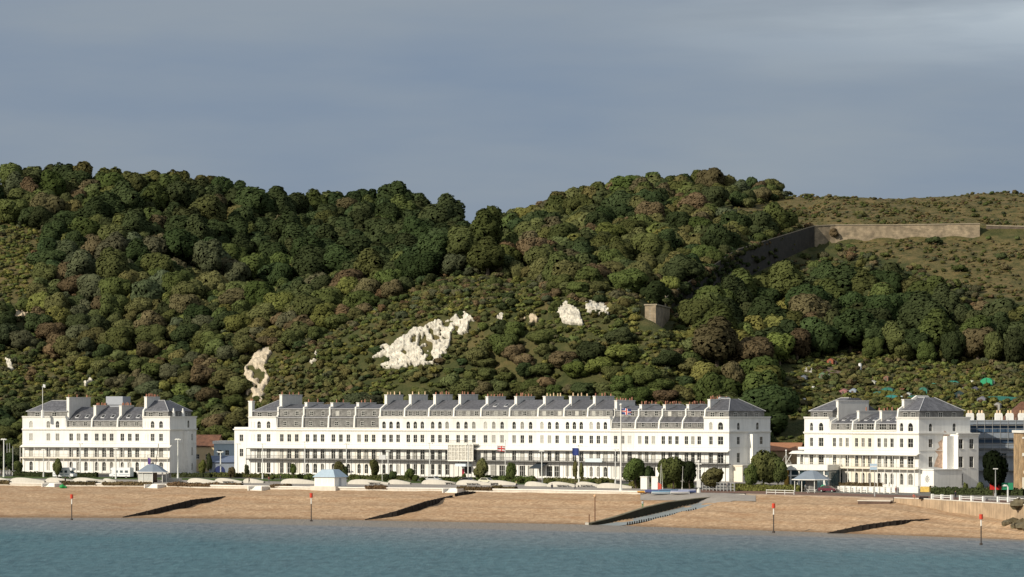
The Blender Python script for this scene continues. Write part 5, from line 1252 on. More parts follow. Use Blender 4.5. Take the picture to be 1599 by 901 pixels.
gtree(1012, 763, 722, 22, 'dark green', 'small dark tree just behind the white pillars')
gtree(1115, 766, 725, 50, 'olive green', 'low spreading olive green tree by the metal fence')
gtree(1192, 764, 694, 58, 'mid green', 'tall green tree before the tan gable of the central terrace'); gtree(1214, 764, 706, 34, 'olive green', 'lighter green tree left of the signal mast'); gtree(1176, 765, 716, 32, 'mid green', 'lower green tree at the gable veranda of the central terrace')
LM['blackish'] = leaf_mat('leaves_blackish', (0.012, 0.016, 0.008)); gtree(1552, 774, 693, 54, 'blackish', 'large very dark tree before the scaffolded building')
gtree(458, 748, 720, 13, 'mid green', 'conical clipped bush left of the white kiosk', 'conifer', 'conical_bush', 'bush', 0); gtree(641, 752, 728, 20, 'mid green', 'small umbrella shaped tree before the central terrace'); gtree(529, 748, 716, 22, 'olive green', 'loose tree behind the white kiosk'); gtree(584, 749, 712, 17, 'olive green', 'thin loose tree right of the kiosk lamp column')
gtree(536, 748, 726, 18, 'dark green', 'dark bush behind the white kiosk roof', 'shrub', 'shrub', 'bush'); gtree(604, 752, 738, 11, 'dark green', 'small dark bush beside the notice board', 'shrub', 'shrub', 'bush'); gtree(613, 750, 734, 16, 'dark green', 'dark rounded bush right of the notice board', 'shrub', 'shrub', 'bush'); gtree(648, 752, 740, 16, 'mid green', 'bush at the foot of the umbrella shaped tree', 'shrub', 'shrub', 'bush'); gtree(725, 753, 737, 10, 'mid green', 'small bush before the red front door', 'conifer', 'conical_bush', 'bush', 1)
gtree(752, 754, 714, 26, 'olive green', 'loose tree right of the glazed balcony house'); gtree(797, 756, 717, 20, 'mid green', 'dense tree right of the red and white flag'); gtree(898, 758, 713, 11, 'olive green', 'tall slim tree beside the blue flag', 'conifer', 'slim_tree', 'tree', 0); gtree(908, 758, 716, 9, 'olive green', 'slim tree just right of the blue flag', 'conifer', 'slim_tree', 'tree', 1)
gtree(90, 747, 711, 18, 'olive green', 'thin young tree before the left terrace', 'conifer', 'young_tree', 'tree', 1); gtree(317, 745, 714, 16, 'yellow green', 'light green tree in the gap between the terraces'); gtree(362, 746, 728, 14, 'russet brown', 'reddish round shrub at the corner of the central terrace', 'shrub', 'shrub', 'bush'); gtree(326, 742, 702, 12, 'dark green', 'dark tree beside the cream house in the gap'); gtree(385, 747, 722, 10, 'grey green', 'grey climbing shrub on the central terrace wing', 'conifer', 'slim_tree', 'bush', 0)
gtree(28, 742, 716, 18, 'olive green', 'bushy tree at the left end of the left terrace'); gtree(18, 741, 706, 26, 'dark green', 'dark tree behind the bare masts at the left edge'); gtree(2, 741, 700, 30, 'dark green', 'dark tree at the very left edge behind the lamp')
gtree(1507, 770, 752, 10, 'mid green', 'small palm like shrub before the tan gable', 'shrub', 'shrub', 'bush'); gtree(1530, 772, 750, 16, 'olive green', 'olive bush left of the red panel', 'shrub', 'shrub', 'bush'); gtree(1238, 760, 745, 14, 'mid green', 'bush beside the signal mast', 'shrub', 'shrub', 'bush')
for px, w_, lb in ((425, 12, 'left of the first arched door'), (480, 12, 'beside the kiosk lamp'), (560, 14, 'right of the kiosk'), (660, 14, 'left of the glazed balcony house'), (770, 18, 'under the red and white flag'), (812, 16, 'right of the dense tree'), (835, 14, 'beside the dark awning'), (866, 16, 'before the white garden tables'), (925, 18, 'right of the blue flag'), (945, 14, 'left of the tallest flagpole')):
    gtree(px, 750+(px-425)*.012, 741+(px-425)*.012, w_, 'mid green', 'low garden bush '+lb, 'shrub', 'shrub', 'bush')

# ------------------------------------------------------------------ buildings around the terraces
def simple_house(name, label, cat, px0, px1, d, ybase, yeave, yridge, wallm, roofm, depth=9, wins=(), flat=False, rot=-20, hip=False):
    a = world(px0, d, 0); W = (px1-px0)*d/F; zb = 6.9; s = d/F; ze = CZ+(HY-yeave)*s; zr = CZ+(HY-yridge)*s
    t = link(name, None, None, (a.x, a.y, zb), R(rot)); tag(t, label, cat); W = W/math.cos(R(rot)); h = ze-zb; hr = zr-zb
    mb = MB(); wall_grid(mb, 0, W, -1, h, [(x, z, w, hh, False) for x, z, w, hh in wins], lambda a, b, z: (a, b, z))
    mb.poly([(W, 0, -1), (W, depth, -1), (W, depth, h), (W, 0, h)]); mb.poly([(0, 0, -1), (0, depth, -1), (0, depth, h), (0, 0, h)]); mb.poly([(0, depth, -1), (W, depth, -1), (W, depth, h), (0, depth, h)])
    if not flat and not hip:
        for x in (0, W): mb.poly([(x, 0, h), (x, depth, h), (x, depth/2, hr)])
    mb.build('wall', wallm, t)
    for x, z, w, hh in wins: window(t, x, 0, z, w, hh, False, 'sash', 0, GLASS, True)
    if flat: MB().box(-.35, W+.35, -.35, depth+.3, h+.003, hr).build('roof', roofm, t)
    elif hip:
        mb = MB(); e = .4; A, B, C, D = (-e, -e, h), (W+e, -e, h), (W+e, depth+e, h), (-e, depth+e, h); r0, r1 = (W*.35, depth/2, hr), (W*.65, depth/2, hr)
        mb.poly([A, B, r1, r0]); mb.poly([B, C, r1]); mb.poly([C, D, r0, r1]); mb.poly([D, A, r0]); mb.poly([A, B, C, D]); mb.build('roof', roofm, t)
    else:
        mb = MB(); e = .35
        for y0, y1 in ((-e, depth/2), (depth+e, depth/2)): mb.poly([(-e, y0, h-.12), (W+e, y0, h-.12), (W+e, y1, hr+.02), (-e, y1, hr+.02)]); mb.poly([(-e, y0, h+.08), (W+e, y0, h+.08), (W+e, y1, hr+.22), (-e, y1, hr+.22)])
        mb.build('roof', roofm, t)
    return t, W, h, hr
CREAMH = mat('cream_wall', (0.62, 0.47, 0.28), .8, .12, .6); BLUEW = mat('pale_blue_wall', (0.45, 0.54, 0.60), .8, .08, .6); GREYB = mat('slate_blue_wall', (0.20, 0.23, 0.28), .8, .1, .6)
simple_house('cream_house', 'cream rendered house with brown tiled roof seen in the gap between terraces', 'house', 296, 338, 965, 741, 697, 680, CREAMH, TILE, 10, [(2.5, 4.3, 1.1, 1.4), (5.5, 4.3, 1.1, 1.4)], rot=-10)
t, W, h, hr = simple_house('flat_roofed_house', 'pale blue house with white flat roof beside the central terrace', 'house', 334, 372, 950, 742, 693, 688.5, BLUEW, WHITE, 9, [(1.8, 5.6, 1.2, 1.5), (4.0, 5.6, 1.2, 1.5)], True, -8)
t, W, h, hr = simple_house('garage', 'low grey garage with arched dark blue door in the gap', 'garage', 326, 372, 936, 743, 722, 713, GREYB, mat('blue_roofing', (0.12, 0.15, 0.22), .6, .2, 1), 7, (), False, -8)
mb = MB(); mb.poly([(3.3+x, -.05, z) for x, z in arch_pts(3.2, 2.7, 8)]); mb.build('door', mat('navy_door', (0.015, 0.025, 0.10), .5, .1), t)
simple_house('tiled_house', 'house with orange brown tiled roof behind trees between central and right terraces', 'house', 1197, 1246, 846, 750, 704, 692.5, YBRICK, mat('orange_tile', (0.30, 0.14, 0.075), .85, .2, 1.2), 9, [(3, 4.6, 1.2, 1.4)], rot=-15)
# clubhouse
p = world(1228, 771, 7.3); t = link('clubhouse', None, None, p, R(-30)); tag(t, 'low white flat roofed clubhouse with dark glazing behind the right shelter', 'clubhouse')
MB().box(-.2, 11, -.4, 8, 4.0, 5.3).build('roof_fascia', WHITE, t); MB().box(0, 11, .3, 8, -.3, 3.997).build('glazing', GLASSB, t)
for k in range(5): MB().box(.9+2.2*k, 1.25+2.2*k, .05, .28, -.3, 3.99).build('post', TRIM, t)
MB().box(.2, 10.8, .02, .25, 2.5, 2.8).build('transom', TRIM, t); MB().box(-.5, .45, -.2, .6, -.3, 3.98).build('corner_pillar', mat('ochre', (0.5, 0.30, 0.06), .7, .1), t)
(p0, th0, w0) = RH[0]; t = thing('bay_wing', 'white two storey bay at the left end of the right terrace', 'house wing', (p0[0]-2.2*math.cos(th0), p0[1]+2.2*math.sin(th0)+.2, BASE), -th0, rg_ if False else 'houses of the right hand terrace')
hl = [(1.1, 4.72, 1.2, 2.7, False)]; mb = MB(); wall_grid(mb, -.6, 2.15, -.3, 7.6, hl, lambda a, b, z: (a, b, z)); mb.poly([(-.6, 0, -.3), (-.6, 8, -.3), (-.6, 8, 7.6), (-.6, 0, 7.6)]); mb.build('wall', WHITE, t); window(t, 1.1, 0, 4.72, 1.2, 2.7, False, 'french', 0, GLASS)
MB().prism([(-1.5, 7.62), (-1.5, 7.75), (-.4, 8.3), (8, 8.6), (8, 7.62)], -1.9, 2.14).build('canopy', TRIM, t); MB().box(-.7, 2.1, .4, 7, 8.61, 9.3).build('parapet', WHITE, t)
# scaffolded building far right
SHEET = mat('blue_sheeting', (0.045, 0.085, 0.15), .6, .35, .35, .3); SHEETL = mat('grey_sheeting', (0.22, 0.25, 0.29), .6, .25, .4)
p = world(1510, 768, 7.2); t = link('scaffolded_building', None, None, p, R(4)); tag(t, 'tall building wrapped in scaffolding and blue sheeting at the far right', 'building')
W = 15.5; hz = lambda y: (CZ+(HY-y)*768/F)-7.2
mb = MB(); hl = [(2.2+3.4*k, hz(684), 1.4, 1.9, True) for k in range(4)]+[(2.2+3.4*k, hz(722), 1.3, 2.2, False) for k in range(4)]+[(2.2+3.4*k, hz(743), 1.3, 2.4, False) for k in range(4)]
wall_grid(mb, 0, W, -.5, hz(657), hl, lambda a, b, z: (a, b, z)); mb.poly([(0, 0, -.5), (0, 10, -.5), (0, 10, hz(657)), (0, 0, hz(657))]); mb.poly([(0, 0, hz(657)), (W, 0, hz(657)), (W, 10, hz(657)), (0, 10, hz(657))]); mb.build('wall', mat('grey_render', (0.34, 0.37, 0.42), .8, .15, .5), t)
for a, z, w, h_, ar in hl: window(t, a, 0, z, w, h_, ar, 'sash', 0, GLASSB)
for y0, y1, m in ((656, 662, SHEETL), (662.5, 675, SHEET), (676, 684, SHEETL), (685, 692, SHEET), (693, 700, SHEETL)):
    MB().box(.1, W, -1.42, -1.38, hz(y1), hz(y0)).build('sheeting', m, t) if m is not SHEET else MB().box(.1, W, -.5, -.46, hz(y1), hz(y0)).build('sheeting', m, t)
for k in range(9): MB().cyl(.2+k*(W-.4)/8, -1.5, -.4, hz(652), .05, .05, 6).build('scaffold_pole', GALV, t)
for y in (664, 676, 692, 701, 712, 735): MB().box(0, W, -1.36, -.06, hz(y)-.05, hz(y)+.05).build('scaffold_board', mat('scaffold_board', (0.30, 0.28, 0.25), .8, .15, 2), t); MB().tube([(0, -1.5, hz(y)+1.0), (W, -1.5, hz(y)+1.0)], .045).build('guard_rail', GALV, t)
for x in (1.5, 4.1, 8.5, 11.2, 14.2):
    q = MB().box(x-.85, x+.85, 3, 4.4, hz(657), hz(647)).box(x-.75, x+.75, 3.1, 4.3, hz(647)+.003, hz(645)).build('chimney', TRIM, t)
    for dx in (-.35, .35): MB().cyl(x+dx, 3.7, hz(645), hz(640.5), .26, .2).build('chimney_pot', POTC, q)
t, W, h, hr = simple_house('brick_house', 'yellow brick house with white bands at the right edge', 'house', 1597, 1670, 737, 768, 676, 672, YBRICK, TRIM, 10, [(1.8, 9.3, 1.3, 1.9), (1.8, 5.2, 1.3, 2.2), (5.0, 9.3, 1.3, 1.9), (5.0, 5.2, 1.3, 2.2)], True, 3)
MB().box(-.1, W+.1, -.15, -.004, 8.2, 8.9).box(-.1, W+.1, -.12, -.004, 12.2, 12.6).build('string_course', TRIM, t); MB().box(.2, W, -1.2, -.004, 4.2, 4.8).build('balcony', CREAM, t); MB().box(-.1, W+.1, -.3, -.003, -.5, 3.3).build('ground_floor_face', CREAM, t)
simple_house('red_roofed_house', 'house with steep red hipped roof peeping over the scaffolding', 'house', 1572, 1650, 830, 760, 656, 627, CREAMH, TILE, 10, (), rot=0, hip=True)
t, W, h, hr = simple_house('plant_room', 'grey box shaped plant room rising behind the left terrace roofs', 'plant room', 168, 192, 944, 741, 632, 619, mat('plant_room_grey', (0.32, 0.34, 0.38), .6, .06), mat('plant_room_grey', (0, 0, 0)), 4, (), True, -23)

# ------------------------------------------------------------------ kiosk, shelters, pillars
p = at(491, 767.5); t = link('kiosk', None, None, p, R(-30)); tag(t, 'white kiosk with pale blue hipped roof standing on the sea wall', 'kiosk')
s = F/p.y; W, Dp, H = 6.0, 5.5, 2.6
MB().box(-.8, W+.8, -.8, Dp+.5, -1.2, .35).build('plinth', CONC, t); MB().box(0, W, 0, Dp, .353, H).build('wall', WHITE, t)
mb = MB(); A, B, C, D = (-.4, -.4, H), (W+.4, -.4, H), (W+.4, Dp+.4, H), (-.4, Dp+.4, H); a, b, c, d_ = (1.3, 1.4, H+1.9), (W-1.3, 1.4, H+1.9), (W-1.3, Dp-1.4, H+1.9), (1.3, Dp-1.4, H+1.9)
mb.poly([A, B, b, a]); mb.poly([B, C, c, b]); mb.poly([C, D, d_, c]); mb.poly([D, A, a, d_]); mb.poly([a, b, c, d_]); mb.poly([A, B, C, D]); mb.build('roof', mat('pale_blue_roof', (0.36, 0.45, 0.53), .5, .1, 1), t)
for k in range(3): MB().box(.7+1.7*k, 1.9+1.7*k, -.03, -.003, .6, 2.3).build('shutter', TRIM, t)
MB().box(W+.003, W+.03, 2.0, 3.1, .4, 2.4).build('door', mat('grey_door', (0.4, 0.42, 0.44), .5, .05), t)
def shelter(px, yb, wpx, label, rz, walls):
    p = at(px, yb); s = F/p.y; r = wpx/2/s; t = link('shelter', None, None, p, R(rz)); tag(t, label, 'shelter', 'shelters with blue grey roofs'); n = 8; mb = MB(); rf = mat('shelter_roof', (0.19, 0.225, 0.27), .5, .1, 1)
    z0, z1 = 2.7, 4.6; ap = (0, 0, z1+.3)
    ring = lambda R_, z: [(R_*math.cos(math.pi*2*k/n+.39), R_*.8*math.sin(math.pi*2*k/n+.39), z) for k in range(n)]
    o_, i_ = ring(r, z0), ring(r*.35, z1)
    for k in range(n): mb.poly([o_[k], o_[(k+1) % n], i_[(k+1) % n], i_[k]]); mb.poly([i_[k], i_[(k+1) % n], ap]); mb.poly([o_[k], o_[(k+1) % n], (0, 0, z0+.1)])
    mb.build('roof', rf, t); MB().tube(o_+[o_[0]], .12, 5).build('fascia', TRIM, t)
    for q in ring(r*.86, 0): MB().cyl(q[0], q[1], -.2, z0+.05, .1).build('post', TRIM, t)
    MB().cyl(0, 0, 0, z0+.1, r*.30, r*.30, 8).build('core', mat('shelter_core', (0.16, 0.11, 0.075), .7, .2, 1) if walls else mat('shelter_grey', (0.25, 0.24, 0.23), .7, .1), t)
    MB().cyl(0, 0, .4, .5, r*.5, r*.5, 12).build('bench', mat('bench_slats', (0, 0, 0)), t)
    if walls:
        q = ring(r*.84, 0)
        for k in (3, 4, 5):
            a, b = Vector(q[k]), Vector(q[(k+1) % n]); MB().poly([a+Vector((0, 0, .5)), b+Vector((0, 0, .5)), b+Vector((0, 0, z0)), a+Vector((0, 0, z0))]).build('glazed_screen', mat('screen', (0.45, 0.46, 0.44), .3, .2, 1.5), t); MB().poly([a, b, b+Vector((0, 0, .497)), a+Vector((0, 0, .497))]).build('dwarf_wall', WAVE, t)
    return t
shelter(238, 753, 52, 'eight sided shelter with blue grey roof in front of the left terrace', -20, True)
shelter(1267, 767, 62, 'open eight sided shelter with blue grey roof beside the right terrace', -20, False)
for px, lb in ((1007, 'left one of two square white pillars beside the trees'), (1024, 'right one of two square white pillars beside the trees')):
    p = at(px, 764); t = link('gate_pillar', None, None, p, R(-25)); tag(t, lb, 'pillar', 'square white pillars'); MB().box(-.85, .85, -.7, .7, -.2, 2.9).build('shaft', TRIM, t); MB().box(-.95, .95, -.8, .8, 2.9, 3.1).build('cap', TRIM, t)
def fence(name, label, px0, px1, yb, h, n, m, bw=.1, rails=(.4, .9), cat='fence'):
    a = at(px0, yb); b = at(px1, yb+(px1-px0)*.03); v = b-a; L_ = v.length; t = link(name, None, None, a, math.atan2(v.y, v.x)); tag(t, label, cat)
    mb = MB()
    for r_ in rails: mb.box(0, L_, -.04, .04, h*r_-.06, h*r_+.06)
    mb.build('rail', m, t)
    for k in range(n+1): x = L_*k/n; MB().box(x-bw, x+bw, -.05-bw, .05+bw, -.1, h).build('post', m, t)
    return t
WFENCE = mat('white_fence', (0.72, 0.72, 0.70), .5, .06, 2)
fence('metal_fence', 'grey metal barrier fence under the low olive tree', 1098, 1147, 766, 2.0, 9, GALV, .09, (.25, .6, .95))
fence('white_fence', 'white fence section left of the bicycles at the far right', 1456, 1486, 780, 1.15, 2, WFENCE, .22, (.45, .78)); fence('white_fence', 'white fence section right of the bicycles', 1500, 1536, 782, 1.15, 2, WFENCE, .22, (.45, .78)); fence('white_fence', 'white fence section reaching the right edge of the picture', 1559, 1640, 784, 1.15, 5, WFENCE, .22, (.45, .78))
fence('railing', 'thin grey railing between the white fence sections', 1536, 1558, 782.5, 1.1, 10, GALV, .03); fence('railing', 'pair of thin white rails on the red path by the slipway', 1197, 1240, 772, 1.05, 3, LAMPW, .05)
fence('garden_wall', 'white garden wall in front of the right terrace', 1310, 1400, 768, 1.3, 10, TRIM, .2, (.2, .5, .8)); 
p = at(1311, 768); q = at(1398, 769.5); v = q-p; t = link('garden_wall', None, None, p, math.atan2(v.y, v.x)); tag(t, 'low solid white wall below the reddish shrubs of the right terrace', 'wall'); MB().box(0, v.length, .25, .55, -.2, 1.25).build('wall', WHITE, t); MB().box(-.05, v.length+.05, .2, .6, 1.253, 1.38).build('coping', TRIM, t)
p = at(1404, 769); q = at(1434, 770); v = q-p; t = link('planter', None, None, p, math.atan2(v.y, v.x)); tag(t, 'white planter wall below the rounded dark hedge', 'planter'); MB().box(0, v.length, -.1, .3, -.2, 1.5).build('wall', WHITE, t); MB().box(-.06, v.length+.06, -.16, .36, 1.503, 1.62).build('coping', TRIM, t)
p = at(1445, 768); t = link('yellow_planter', None, None, p, R(-30)); tag(t, 'ochre yellow box planter at the corner of the right pavilion', 'planter'); MB().box(-1, 1.2, -.6, .6, -.1, 1.2).build('box', mat('ochre2', (0.55, 0.38, 0.10), .7, .3, 2), t); MB().box(-1.05, 1.25, -.65, .65, 1.2, 1.3).build('rim', TRIM, t)
for px, y, W, H, m, lb in ((1555, 770, 2.6, 1.35, mat('red_panel', (0.55, 0.03, 0.025), .5, .05), 'bright red panel on a post at the far right'), (1573, 770, 2.5, 1.5, mat('green_panel', (0.03, 0.24, 0.12), .5, .05), 'green panel beside the white bent lamp at the far right')):
    p = at(px, y+4); t = link('sign_board', None, None, p); tag(t, lb, 'sign'); MB().box(-W/2, W/2, -.08, .08, 1.3, 1.3+H).build('panel', m, t); MB().box(-.1, .1, .082, .2, -.1, 2.6).build('post', GALV, t)
t, p = pole(1554.5, 776, 733, .13, 'grey lamp post above the red panel at the far right', 'lamp_post', GALV, 'lamp post', False); MB().box(-.5, .5, -.2, .2, 6.0, 6.2).build('lamp_head', LAMPW, t)
p = at(1574, 780); t = link('bent_lamp', None, None, p); tag(t, 'white lamp with bent over head beside the green panel', 'lamp post'); MB().tube([(0, 0, 0), (0, 0, 2.6), (-.25, 0, 2.95), (-.9, 0, 3.05)], .16).build('column', LAMPW, t); MB().box(-1.1, -.4, -.2, .2, 2.8, 3.0).build('lamp_head', LAMPW, t)

# ------------------------------------------------------------------ vehicles and boats
def wheel(par, x, y, r, w=.2):
    t = MB(); n = 12; b = []
    for yy in (y-w/2, y+w/2): b.append([(x+r*math.cos(2*math.pi*k/n), yy, r+r*math.sin(2*math.pi*k/n)) for k in range(n)])
    for k in range(n): t.poly([b[0][k], b[0][(k+1) % n], b[1][(k+1) % n], b[1][k]])
    t.poly(b[0][::-1]); t.poly(b[1]); o = t.build('wheel', mat('tyre', (0.02, 0.02, 0.02), .8, .1), par)
    r2 = r*.55; MB().poly([(x+r2*math.cos(2*math.pi*k/n), y-w/2-.01, r+r2*math.sin(2*math.pi*k/n)) for k in range(n)][::-1]).build('hub', GALV, o)
def side_prism(prof, y0, y1):    # profile (x,z), width along y
    mb = MB(); n = len(prof); f = [(x, y0, z) for x, z in prof]; g = [(x, y1, z) for x, z in prof]
    for k in range(n): mb.poly([f[k], f[(k+1) % n], g[(k+1) % n], g[k]])
    mb.poly(f[::-1]); mb.poly(g); return mb
def motorhome(px, yb, label, rz, flip=1):
    p = at(px, yb); t = link('motorhome', None, None, p, R(rz)); tag(t, label, 'motorhome', 'white motorhomes before the left terrace'); t.scale = (flip, 1, 1)
    wm = mat('motorhome_white', (0.74, 0.75, 0.76), .35, .03, 1, spec=.5)
    side_prism([(-3.2, .45), (2.0, .45), (3.3, .5), (3.3, 1.15), (2.6, 1.3), (2.2, 2.0), (2.9, 2.2), (2.9, 2.75), (2.4, 2.95), (-3.1, 2.95), (-3.2, 2.8)], -1.1, 1.1).build('body', wm, t)
    for x, w in ((-2.1, 1.0), (-.5, .9), (1.0, .8)): MB().box(x-w/2, x+w/2, -1.125, -1.103, 1.5, 2.15).build('window', GLASSB, t)
    MB().poly([(2.62, -1, 1.32), (2.62, 1, 1.32), (2.24, 1, 1.98), (2.24, -1, 1.98)]).build('windscreen', GLASSB, t); MB().box(-3.0, 2.0, -1.118, -1.103, .95, 1.1).build('stripe', mat('stripe_grey', (0.25, 0.3, 0.38), .4, .1), t); MB().box(.2, .85, -1.13, -1.12, .5, 1.4).build('door', wm, t)
    for x in (-2.0, 2.3):
        for y in (-1.0, 1.0): wheel(t, x, y, .34)
motorhome(101, 746.5, 'white motorhome parked left, behind the thin young tree', -22); motorhome(190, 746.5, 'white motorhome parked right, beside the left shelter', -22, -1)
def car(px, yb, colr, label, rz=-30):
    p = at(px, yb); t = link('parked_car', None, None, p, R(rz)); tag(t, label, 'car'); m = mat('car_paint_'+str(px), colr, .25, .05, 1, spec=.6)
    side_prism([(-2.1, .35), (2.1, .35), (2.15, .75), (1.2, .95), (.55, 1.45), (-1.1, 1.48), (-1.75, 1.0), (-2.12, .92)], -.85, .85).build('body', m, t)
    for s in (-1, 1): side_prism([(-1.5, .98), (.95, .95), (.48, 1.38), (-1.05, 1.4)], s*.855-.01, s*.855+.01).build('side_window', GLASS, t)
    MB().poly([(1.2, -.75, .97), (1.2, .75, .97), (.57, .7, 1.44), (.57, -.7, 1.44)]).build('windscreen', GLASS, t)
    for x in (-1.3, 1.35):
        for y in (-.8, .8): wheel(t, x, y, .32)
    for y in (-.6, .6): MB().box(2.1, 2.17, y-.15, y+.15, .6, .75).build('headlight', FWHITE, t)
car(1293, 768.5, (0.10, 0.01, 0.025), 'dark maroon car parked beside the right hand shelter'); car(730, 754, (0.05, 0.055, 0.06), 'dark grey car parked before the glazed balcony house', -35); car(677, 752.5, (0.5, 0.5, 0.5), 'silver car parked right of the umbrella shaped tree', -32); car(1320, 766, (0.45, 0.46, 0.47), 'silver car parked right of the maroon car', -40) if False else None
car(760, 755, (0.62, 0.60, 0.48), 'pale cream car parked under the loose tree', -35); car(1338, 768, (0.03, 0.03, 0.035), 'black car parked before the white garden wall', -50) if False else None
def dinghy(px, yb, L_, colr, cover, label, rz, tall=.55):
    p = hit(px, yb); dd = float(d_w(px))-F*.0+0; dd = min(p.y, dd-1.5); p = world(px, dd, float(apron_z(np.array(float(px)), np.array(dd)))+.05); t = link('dinghy', None, None, (p.x, p.y, p.z+.05), R(rz)); tag(t, label, 'boat', 'small boats drawn up by the slipway'); n = 10; secs = []
    for i in range(n+1):
        u = i/n; x = (u-.5)*L_; w = .75*math.sin(math.pi*min(1, (u*.86+.14)))**.7; secs.append((x, max(.02, w), .12+.10*(2*u-1)**2))
    hl = MB(); cv = MB()
    for (x0, w0, k0), (x1, w1, k1) in zip(secs[:-1], secs[1:]):
        for s in (-1, 1):
            hl.poly([(x0, 0, k0-.1), (x1, 0, k1-.1), (x1, s*w1*.75, k1+.1), (x0, s*w0*.75, k0+.1)]); hl.poly([(x0, s*w0*.75, k0+.1), (x1, s*w1*.75, k1+.1), (x1, s*w1, tall+k1*.3), (x0, s*w0, tall+k0*.3)])
            cv.poly([(x0, s*w0*1.02, tall+k0*.3+.01), (x1, s*w1*1.02, tall+k1*.3+.01), (x1, 0, tall+.28), (x0, 0, tall+.28)])
    hl.build('hull', mat('hull_'+label[:12], colr, .4, .1, 2), t); cv.build('cover', mat('cover_'+label[:12], cover, .7, .15, 2, .2), t); MB().box(-L_/2-.04, -L_/2+.06, -.3, .3, .2, tall+.05).build('transom', WPOST, t)
    return t
dinghy(1007, 773, 3.6, (0.55, 0.25, 0.03), (0.60, 0.30, 0.04), 'yellow orange kayak, leftmost of the small boats', -15, .3); dinghy(1021, 774.5, 4.2, (0.08, 0.10, 0.25), (0.07, 0.09, 0.22), 'dark blue dinghy right of the orange kayak', -20); dinghy(1033, 776.5, 4.6, (0.45, 0.52, 0.58), (0.16, 0.28, 0.38), 'long dinghy with pale hull and teal cover in front', -8); dinghy(1044, 774, 4.6, (0.05, 0.08, 0.16), (0.10, 0.17, 0.27), 'dark hulled dinghy with slate blue cover in the middle', -14); dinghy(1062, 776, 4.4, (0.55, 0.55, 0.57), (0.33, 0.35, 0.46), 'pale dinghy with lilac grey cover', -8); dinghy(1073, 774, 4.2, (0.08, 0.11, 0.24), (0.30, 0.33, 0.44), 'rightmost dinghy with blue stern', -12)
p = at(1027, 769); t = link('red_banner', None, None, p, R(-10)); tag(t, 'small red feather flag standing before the right white pillar', 'banner'); MB().cyl(0, 0, 0, 2.4, .04).build('pole', GALV, t); MB().poly([(.04, 0, .5), (.9, .05, .6), (.85, .08, 1.8), (.04, 0, 2.3)]).build('cloth', mat('red_cloth', (0.55, 0.10, 0.07), .8, .1), t)
for px, yb, yt, lb, tl in ((1031, 766, 727, 'left thin yacht mast among the trees behind the pillars', 1), (1035, 766, 724, 'middle thin yacht mast leaning among the trees', -3), (1065, 766, 728, 'right thin yacht mast before the dark round tree', 2)):
    t, p = pole(px, yb, yt, .06, lb, 'yacht_mast', mat('mast_alloy', (0.6, 0.6, 0.55), .4, .05), 'mast', False); t.rotation_euler = (0, R(tl), 0)

# ------------------------------------------------------------------ people
def person_mesh(pose):
    me = bpy.data.meshes.new('person_skeleton')
    if pose == 'sit': J = [(0, 0, .22), (0, .02, .5), (0, .05, .74), (0, .04, .86), (0, 0, 1.0), (.2, .03, .72), (.28, -.12, .48), (.2, -.32, .42), (-.2, .03, .72), (-.28, -.12, .48), (-.2, -.32, .42), (.11, 0, .18), (.16, -.42, .38), (.16, -.62, .06), (.16, -.78, .05), (-.11, 0, .18), (-.16, -.42, .38), (-.16, -.62, .06), (-.16, -.78, .05)]
    else: 
        st = .22 if pose == 'walk' else .03
        J = [(0, 0, .95), (0, 0, 1.2), (0, 0, 1.42), (0, 0, 1.54), (0, -.02, 1.68), (.19, 0, 1.40), (.25, .06, 1.12), (.24, -.08, .88), (-.19, 0, 1.40), (-.25, -.04, 1.12), (-.24, .06, .88), (.10, 0, .90), (.11, -st*.6, .50), (.11, -st, .08), (.11, -st-.16, .03), (-.10, 0, .90), (-.11, st*.3, .50), (-.11, st, .10), (-.11, st-.14, .03)]
    E = [(0, 1), (1, 2), (2, 3), (3, 4), (2, 5), (5, 6), (6, 7), (2, 8), (8, 9), (9, 10), (0, 11), (11, 12), (12, 13), (13, 14), (0, 15), (15, 16), (16, 17), (17, 18)]
    me.from_pydata(J, E, []); o = link('tmp', me); md = o.modifiers.new('s', 'SKIN'); o.modifiers.new('u', 'SUBSURF').levels = 1
    rr = [.15, .14, .16, .06, .105, .07, .055, .045, .07, .055, .045, .10, .075, .055, .05, .10, .075, .055, .05]
    for v, r_ in zip(me.skin_vertices[0].data, rr): v.radius = (r_, r_)
    me.skin_vertices[0].data[0].use_root = True
    dg = bpy.context.evaluated_depsgraph_get(); r = bpy.data.meshes.new_from_object(o.evaluated_get(dg)); bpy.data.objects.remove(o); r.name = 'person'; return r
SKIN = mat('skin', (0.42, 0.25, 0.17), .6, .05); PM = {k: person_mesh(k) for k in ('stand', 'walk', 'sit')}
def person(px, yb, pose, top, legs, label, rz=0, loc=None):
    p = loc or hit(px, yb); me = PM[pose].copy(); me.materials.clear()
    for m in (mat('cloth_%02x%02x%02x' % tuple(int(c*255) for c in top), top, .8, .1), mat('cloth_%02x%02x%02x' % tuple(int(c*255) for c in legs), legs, .8, .1), SKIN): me.materials.append(m)
    hz_ = .92 if pose != 'sit' else .28; nk = 1.5 if pose != 'sit' else .84
    for f in me.polygons:
        c = f.center; f.material_index = 2 if c.z > nk or (pose != 'sit' and abs(c.x) > .18 and c.z < .97) else (0 if c.z > hz_ and (pose != 'sit' or c.y > -.2) else 1)
    o = link('person', me, None, p, rz); tag(o, label, 'person')
    hz2 = 1.70 if pose != 'sit' else 1.03; y = -.02 if pose != 'sit' else .01
    MB().sphere((0, y+.02, hz2+.015), .112, 8, .85).build('hair', mat('dark_hair', (0.03, 0.02, 0.015), .7, .2), o)
